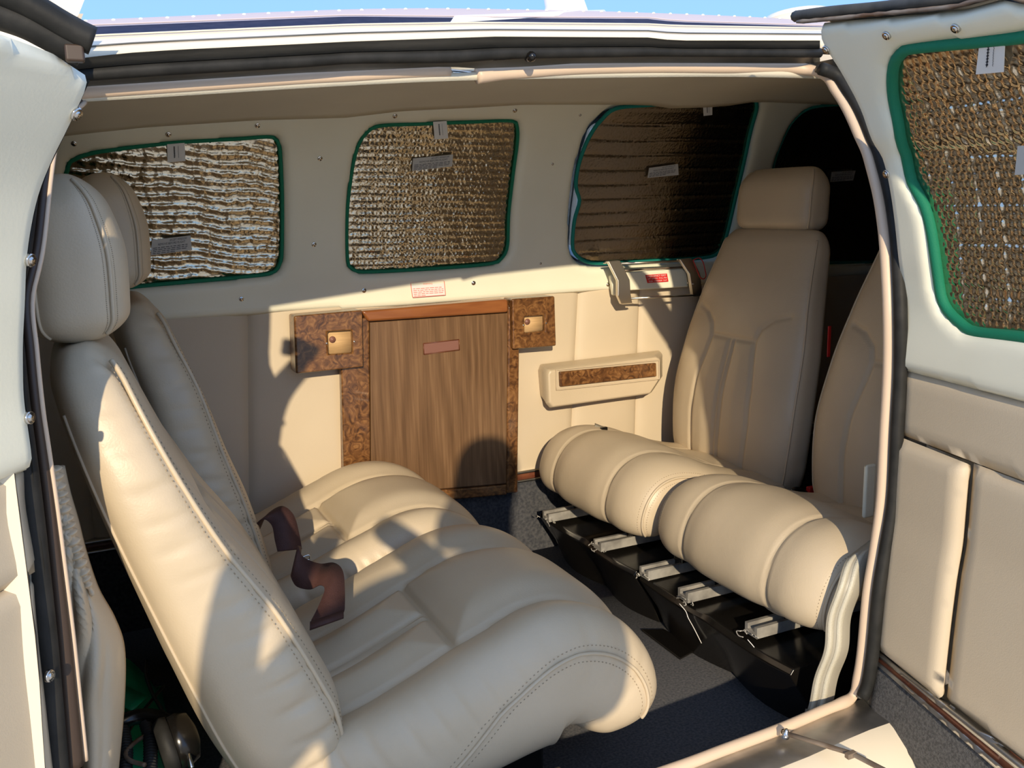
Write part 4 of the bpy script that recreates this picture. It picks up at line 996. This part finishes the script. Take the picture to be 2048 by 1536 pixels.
MB().grid([[tab+np.array([x_, dy, -.012*math.sin(math.pi*(dy+.05)/.1)*k]) for dy in np.linspace(-.05, .05, 9)] for k, x_ in ((0, .01), (.5, .004), (1, .0))]).obj('loose_cover_edge', MT['leather'], sb_near, solid=.002)

# dark mat on the carpet beside the bases
q = [at(x, y, 2, .003) for x, y in ((1283, 1262), (1330, 1262), (1396, 1300), (1360, 1320))]
fm_ = MB().prism(q, (0, 0, .004)).obj('access_cover', MT['blackplastic'], bevel=.001); setp(fm_, 'small black cover plate let into the carpet beside the nearest seat', 'cover plate')

# ================================================================== BELTS
def strap(pts, wid, n=60): return MB().ribbon(spline(pts, n), wid)
def cush_hit(px, py, y): return at(px, py, 1, y)
bt = thing('lap_belt', at(640, 1180, 1, .33), 'brown lap belt lying loosely folded on the nearest seat', 'seat belt', 'brown lap belts')
A = [(600, 1130, .44), (590, 1128, .40), (600, 1150, .38), (630, 1160, .36), (655, 1155, .34), (668, 1168, .32), (664, 1205, .29), (655, 1245, .26)]
cl = [at(x, y, 1, d)+np.array([0, 0, .006]) for x, y, d in A]
W = [np.array([.004, .004, .018])]*2+[np.array([.008, .010, .014])]*2+[np.array([.014, .014, .005])]+[np.array([.021, .006, .0])]*3
Wd = spline(W, 60)*1.25
MB().ribbon(spline(cl, 60), Wd, .002).obj('webbing', MT['belt'], bt)
e0 = cl[-1]; MB().ribbon([e0+np.array([0, .001, .0025]), e0+np.array([-.004, -.014, -.0005])], np.array([.0268, .0075, 0]), .004).obj('webbing_hem', MT['belt'], bt)
MB().tube(spline([at(592, 1122, 1, .42), at(606, 1114, 1, .42), at(618, 1110, 1, .42), at(619, 1118, 1, .42), at(606, 1122, 1, .42)], 24), .0014, 6).obj('wire_hook', MT['chrome'], bt)
bt2 = thing('lap_belt', at(560, 1080, 1, .62), 'brown lap belt coming out beside the far backrest', 'seat belt', 'brown lap belts')
B = [(512, 1078, .66), (520, 1050, .64), (545, 1030, .62), (566, 1045, .61), (575, 1080, .60), (580, 1105, .59)]
cl2 = [at(x, y, 1, d-.04)+np.array([0, 0, .004]) for x, y, d in B]
W2_ = spline([np.array([.010, .006, .014]), np.array([.012, .006, .012]), np.array([.018, .006, .008]), np.array([.022, .006, .0]), np.array([.022, .006, -.004]), np.array([.022, .006, -.004])], 50)
MB().ribbon(spline(cl2, 50), W2_, .002).obj('webbing', MT['belt'], bt2)

# pale shoulder strap hanging over the near front seat
MT['grey_web'] = bpy.data.materials.new('striped_webbing'); MT['grey_web'].use_nodes = True
nt = MT['grey_web'].node_tree; bs_ = nt.nodes['Principled BSDF']; bs_.inputs['Roughness'].default_value = .45; bs_.inputs['Base Color'].default_value = (.34, .31, .245, 1)
MT['web_stripe'] = mat('light_web_stripe', (.50, .465, .37), .45, bump=.3, bscale=500)
ss = thing('shoulder_strap', at(1640, 1410, 1, .01), 'pale ribbed shoulder strap hanging over the front seat at the door', 'seat belt')
SP = [(1752, 1075, .03), (1722, 1112, -.004), (1698, 1165, -.014), (1682, 1230, -.016), (1670, 1295, -.012), (1657, 1350, -.006), (1643, 1395, .000), (1635, 1420, .002)]
cl3 = spline([at(x, y, 1, d) for x, y, d in SP], 70)
wv = np.tile(cR*.0185, (70, 1)); wv[:25] += np.outer(np.linspace(1, 0, 25), cU*.010)
ripple_ = np.array([[0, -.003*math.sin(i*.30)*min(1, i/20), 0] for i in range(70)])
MB().ribbon(cl3+ripple_, wv, .0016).obj('webbing', MT['grey_web'], ss)
for o_ in (-.62, .12): MB().ribbon(cl3+ripple_+wv*o_-cF*.0014, wv*.24, .0012).obj('woven_stripe', MT['web_stripe'], ss)
a = at(1634, 1418, 1, .012); MB().ribbon([a, a+np.array([-.006, 0, -.03])], cR*.018, .003).obj('end_fitting', MT['channel'], ss)

# pale belt with a black adjuster on the far aft-facing cushion
pb_ = thing('lap_belt', at(1250, 890, 1, .80), 'pale lap belt with a black adjuster lying over the far seat roll', 'seat belt')
pl3 = [at(x, y, 1, d)+np.array([0, -.004, .006]) for x, y, d in ((1188, 858, .88), (1206, 866, .865), (1230, 882, .845), (1252, 897, .825), (1300, 912, .79))]
MB().ribbon(spline(pl3, 40), np.tile(np.array([.006, .010, .006]), (40, 1)), .002).obj('webbing', MT['web_stripe'], pb_)
c = at(1206, 864, 1, .86)+np.array([0, -.004, .008]); MB().box(c-np.array([.009, .004, .005]), c+np.array([.009, .004, .005])).obj('adjuster', MT['blackplastic'], pb_, bevel=.002)

# buckle between the two front seats
bk = thing('belt_buckle', at(1605, 990, 1, .49), 'black buckle with a red button between the aft-facing seats', 'buckle')
c = at(1612, 985, 1, .49)
MB().tube(spline([c+np.array([-.05, .004, -.01]), c+np.array([-.03, .002, .012]), c+np.array([0, 0, 0])], 20), .005, 8).obj('stalk', MT['blackplastic'], bk)
MB().box(c-np.array([.02, .006, .03]), c+np.array([.02, .006, .0])).obj('housing', MT['blackplastic'], bk, bevel=.004)
MB().box(c+np.array([.004, -.006, -.006]), c+np.array([.024, .006, .012])).obj('red_button', MT['red'], bk, bevel=.003)
# buckle cover near the jamb
bc = at(1736, 985, 1, .12); ltab = MB().box(bc-np.array([.010, .004, .045]), bc+np.array([.014, .004, .05])).obj('belt_tongue_cover', MT['cream'], bevel=.004); setp(ltab, 'pale belt tongue cover hanging beside the jamb before the front backrest', 'belt cover')

# ================================================================== GATHERED LEATHER POCKET INSIDE THE AFT JAMB
pk = thing('leather_pocket', at(190, 1500, 1, .10), 'gathered tan leather pocket hanging beside the aft door jamb', 'pocket')
left = [(100, 930), (106, 980), (113, 1040), (122, 1110), (132, 1180), (142, 1260), (152, 1340), (162, 1430), (172, 1545)]
right = [(122, 932), (134, 985), (150, 1040), (168, 1110), (192, 1180), (224, 1238), (243, 1300), (242, 1410), (230, 1545)]
l3 = spline([at(x, y, 1, .05) for x, y in left], 60); r3 = spline([at(x, y, 1, .085) for x, y in right], 60); rows = []
for i in range(60):
    u_ = i/59; row = []
    for j in range(26):
        v_ = j/25; p = l3[i]+(r3[i]-l3[i])*v_; bulge = .028*math.sin(math.pi*v_)**.7*(.35+.65*min(1, u_*1.6))
        gath = (.0080*math.sin(u_*120+5*v_)*max(0, 1-u_*2.4)+.006*math.sin(v_*20+u_*30)*max(0, 1-abs(u_-.4)*2.5)+.003*math.sin(u_*26+9*v_)*max(0, 1-abs(u_-.45)*2.2)+.003*math.sin(v_*14+u_*5))*math.sin(math.pi*min(1, v_*1.2+.1))
        row.append(p+np.array([0, -bulge-gath, 0]))
    rows.append(row)
MB().grid(rows).obj('pocket_front', MT['leather'], pk, solid=.004)
MB().tube(r3+np.array([0, .001, 0]), .003, 7).obj('piping', MT['leather'], pk)
gp = spline([at(x, y, 1, .052) for x, y in ((106, 935), (118, 985), (130, 1035), (146, 1090), (165, 1145), (186, 1190))], 140)
MB().tube(gp, [max(.003, (.0085+.0028*math.sin(i*.75+.8*math.sin(i*.21)))*min(1, (140-i)/40+.25)) for i in range(140)], 12, flat=.8).obj('gathered_hem', MT['leather'], pk)

# ================================================================== GREEN BAG AND HEADSET BEHIND THE NEAREST SEAT
bag = thing('nylon_bag', (-.40, .30, 0), 'crumpled green nylon bag on the floor behind the nearest seat', 'bag')
rows = []; rs = np.random.RandomState(8)
bx0, bx1, by0, by1 = -.56, -.335, .06, .74
for i in range(41):
    row = []
    for j in range(41):
        u_, v_ = i/40, j/40; ex = min(u_, 1-u_)*2; ey = min(v_, 1-v_)*2; hgt = .15*(1-(1-ex)**4)*(1-(1-ey)**4)
        P_ = np.array([[u_*.3, v_*.42]]); n_ = crumple(P_, 40, 51)[0]*.018+abs(crumple(P_, 95, 52)[0])*.012
        row.append([bx0+(bx1-bx0)*u_, by0+(by1-by0)*v_, .004+max(0, hgt+n_*min(1, ex*3, ey*3))])
    rows.append(row)
MB().grid(rows).obj('bag_body', MT['greenbag'], bag)
MB().ribbon(spline([(-.50, .56, .165), (-.46, .50, .175), (-.42, .44, .17), (-.38, .38, .165)], 20), np.array([.012, .016, 0]), .002).obj('bag_strap', MT['greenbag'], bag)
hs_ = thing('pilot_headset', at(340, 1500, 1, .16), 'black pilot headset resting on the green bag', 'headset')
c = at(285, 1455, 2, .20)+np.array([-.01, .03, 0])
th = np.linspace(-.2, math.pi+.2, 40)
band = [c+np.array([-.052*math.cos(t), -.02-.035*(1-math.sin(t)), .0+.012*math.sin(t)])+np.array([0, -.03*(1-math.sin(t)), -.0]) for t in th]
MB().tube(band, .0105, 10).obj('headband', MT['blackplastic'], hs_)
for sgn in (-1, 1):
    cc = c+np.array([sgn*.055, -.085, .0]); 
    MB().lathe(cc, (sgn, .1, .15), [(.020, -.018), (.034, -.016), (.036, .0), (.030, .014), (.012, .02)], 20).obj('ear_cup', MT['blackplastic'], hs_)
    MB().lathe(cc, (-sgn, -.1, -.15), [(.036, .012), (.038, .02), (.032, .03), (.016, .03)], 20).obj('ear_cushion', MT['rubber'], hs_)
for dx_ in (-.016, .014):
    pts = [c+np.array([dx_+.003*math.sin(k_*.2), -.02-.01*k_*.5, .006-.001*k_]) for k_ in range(24)]
    MB().tube(spline(pts, 120), [.008+.0014*math.sin(i*1.2) for i in range(120)], 8).obj('ribbed_pad', MT['rubber'], hs_)
cord = [at(x, y, 2, z) for x, y, z in ((292, 1322, .19), (293, 1352, .19), (304, 1385, .195), (318, 1410, .20), (326, 1425, .205))]
MB().tube(spline(cord, 30), .0028, 6).obj('cord', MT['blackplastic'], hs_)
cord = [at(x, y, 2, z) for x, y, z in ((328, 1372, .195), (300, 1405, .195), (262, 1455, .195), (240, 1500, .19), (225, 1545, .185))]
MB().tube(spline(cord, 30), .0026, 6).obj('cord', MT['blackplastic'], hs_)
boom = [at(x, y, 2, z) for x, y, z in ((300, 1465, .20), (270, 1485, .20), (252, 1505, .20), (258, 1520, .20), (290, 1530, .20))]
MB().tube(spline(boom, 30), .003, 7).obj('boom', MT['rust'], hs_)
MB().tube([at(362, 1460, 2, .20), at(372, 1490, 2, .20), at(384, 1536, 2, .19)], .003, 7).obj('yoke_rod', MT['chrome'], hs_)

# ================================================================== DOOR STAY ROD
st_ = thing('door_stay', at(1571, 1475, 1, -.05), 'rusty steel stay rod running from the sill to the right door', 'door stay')
p0 = at(1571, 1474, 1, -.055)+np.array([0, 0, .006]); p1 = DR.P(.26, .10, .03)
pa = at(1706, 1508, 1, -.14); pb = at(1760, 1536, 1, -.19); pc = pb+(pb-pa)*1.2
MB().tube([p0, p0+(pa-p0)*.5, pa, pb, pc], .0048, 8, flat=.6).obj('rod', MT['rust'], st_)
MB().lathe(p0, (0, -.3, 1), [(.007, -.006), (.007, .002), (.004, .004), (.003, .007), (.0005, .008)], 14).obj('pivot_bolt', MT['chrome'], st_)
MB().box(pa-np.array([.012, .004, .004]), pa+np.array([.004, .004, .004])).obj('rod_joint', MT['rust'], st_, bevel=.001)

# ================================================================== AERIALS ON THE ROOF
ax = thing('blade_aerial', (at(1140, 20, 1, .5)[0], .5, roofz(.45, .5)), 'white swept blade aerial on the roof', 'aerial')
p3 = [at(x, y, 1, .50) for x, y in ((1086, 24), (1092, 14), (1088, -8), (1084, -60), (1130, -110), (1164, -8), (1186, 30))]
p3[0][2] -= .02; p3[-1][2] -= .02
rows = []
for k_, off in ((0, 0.0), (.4, .006), (.75, .008), (1, .004)): pass
c = np.mean(p3, axis=0)
f1 = [c+(p-c)*.93+np.array([0, -.008, 0]) for p in p3]; f2 = [c+(p-c)*.93+np.array([0, .008, 0]) for p in p3]
MB().grid([f1, p3, f2], closed=True, capu=True).obj('blade', MT['white'], ax, bevel=.002)
fr2 = [roof_hit(x, y) for x, y in ((900, 46), (960, 43), (1040, 38), (1110, 33))]
MB().grid([[[p[0], p[1], roofz(p[0], p[1])+.0006] for p in fr2]+[[.48, .46, roofz(.48, .46)+.002]], [[p[0]+.02, p[1]+.03, roofz(p[0]+.02, p[1]+.03)+.003] for p in fr2]+[[.50, .50, roofz(.5, .5)+.01]]]).obj('fairing', MT['white'], ax)
dm = thing('dome_aerial', (at(1596, 40, 1, .45)[0], .45, roofz(.9, .45)), 'low white dome aerial on the roof beside the right door', 'aerial')
cb_ = at(1596, 42, 1, .45); R_ = .5*np.linalg.norm(at(1541, 38, 1, .45)-at(1650, 38, 1, .45))
MB().lathe(cb_, (0, .1, 1), [(R_, -.02), (R_, .004), (R_*.93, .010), (R_*.6, .0135), (R_*.05, .0145)], 28).obj('dome', MT['white'], dm)
MB().lathe(cb_, (0, .1, 1), [(R_*1.08, -.02), (R_*1.08, .0), (R_*.9, .002)], 28).obj('base_plate', MT['paint'], dm)

# ================================================================== THE PHOTOGRAPHER (stands behind the camera, throws the shadow on the seats)
def person(base, label):
    t = thing('person', base, label, 'person'); b = np.array(base)
    J = {'pelvis': (0, 0, .95), 'belly': (0, .01, 1.10), 'chest': (0, .0, 1.32), 'neck': (.06, .03, 1.50), 'head0': (.10, .06, 1.58), 'head1': (.13, .07, 1.68), 'head2': (.13, .06, 1.77),
         'shl': (-.20, .0, 1.43), 'ell': (-.30, .10, 1.24), 'wrl': (-.14, .36, 1.42), 'hal': (-.09, .42, 1.46),
         'shr': (.19, .0, 1.43), 'elr': (.26, .16, 1.22), 'wrr': (.05, .36, 1.42), 'har': (.0, .42, 1.46),
         'hpl': (-.10, 0, .90), 'knl': (-.11, .02, .50), 'anl': (-.12, -.02, .09), 'tol': (-.13, .14, .04),
         'hpr': (.10, 0, .90), 'knr': (.11, .02, .50), 'anr': (.12, -.02, .09), 'tor': (.13, .14, .04)}
    R = {'pelvis': (.17, .12), 'belly': (.16, .12), 'chest': (.19, .13), 'neck': (.06, .06), 'head0': (.075, .085), 'head1': (.085, .10), 'head2': (.06, .07), 'shl': (.07, .07), 'ell': (.045, .045), 'wrl': (.03, .03), 'hal': (.035, .025), 'shr': (.07, .07), 'elr': (.045, .045), 'wrr': (.03, .03), 'har': (.035, .025),
         'hpl': (.10, .10), 'knl': (.065, .065), 'anl': (.045, .045), 'tol': (.04, .03), 'hpr': (.10, .10), 'knr': (.065, .065), 'anr': (.045, .045), 'tor': (.04, .03)}
    E_ = [('pelvis', 'belly'), ('belly', 'chest'), ('chest', 'neck'), ('neck', 'head0'), ('head0', 'head1'), ('head1', 'head2'), ('chest', 'shl'), ('shl', 'ell'), ('ell', 'wrl'), ('wrl', 'hal'), ('chest', 'shr'), ('shr', 'elr'), ('elr', 'wrr'), ('wrr', 'har'),
          ('pelvis', 'hpl'), ('hpl', 'knl'), ('knl', 'anl'), ('anl', 'tol'), ('pelvis', 'hpr'), ('hpr', 'knr'), ('knr', 'anr'), ('anr', 'tor')]
    ks = list(J); me = bpy.data.meshes.new('body'); me.from_pydata([J[k] for k in ks], [(ks.index(a), ks.index(b_)) for a, b_ in E_], [])
    o = bpy.data.objects.new('body', me); col.objects.link(o); me.materials.append(MT['shirt']); o.parent = t
    sk = o.modifiers.new('skin', 'SKIN'); sk.use_smooth_shade = True
    for i, k in enumerate(ks): me.skin_vertices[0].data[i].radius = R[k]
    me.skin_vertices[0].data[0].use_root = True
    ss_ = o.modifiers.new('sub', 'SUBSURF'); ss_.levels = 2; ss_.render_levels = 2
    return t
ph = person((-.54, -1.44, -.54), 'photographer in pale clothes standing on the ramp behind the camera')
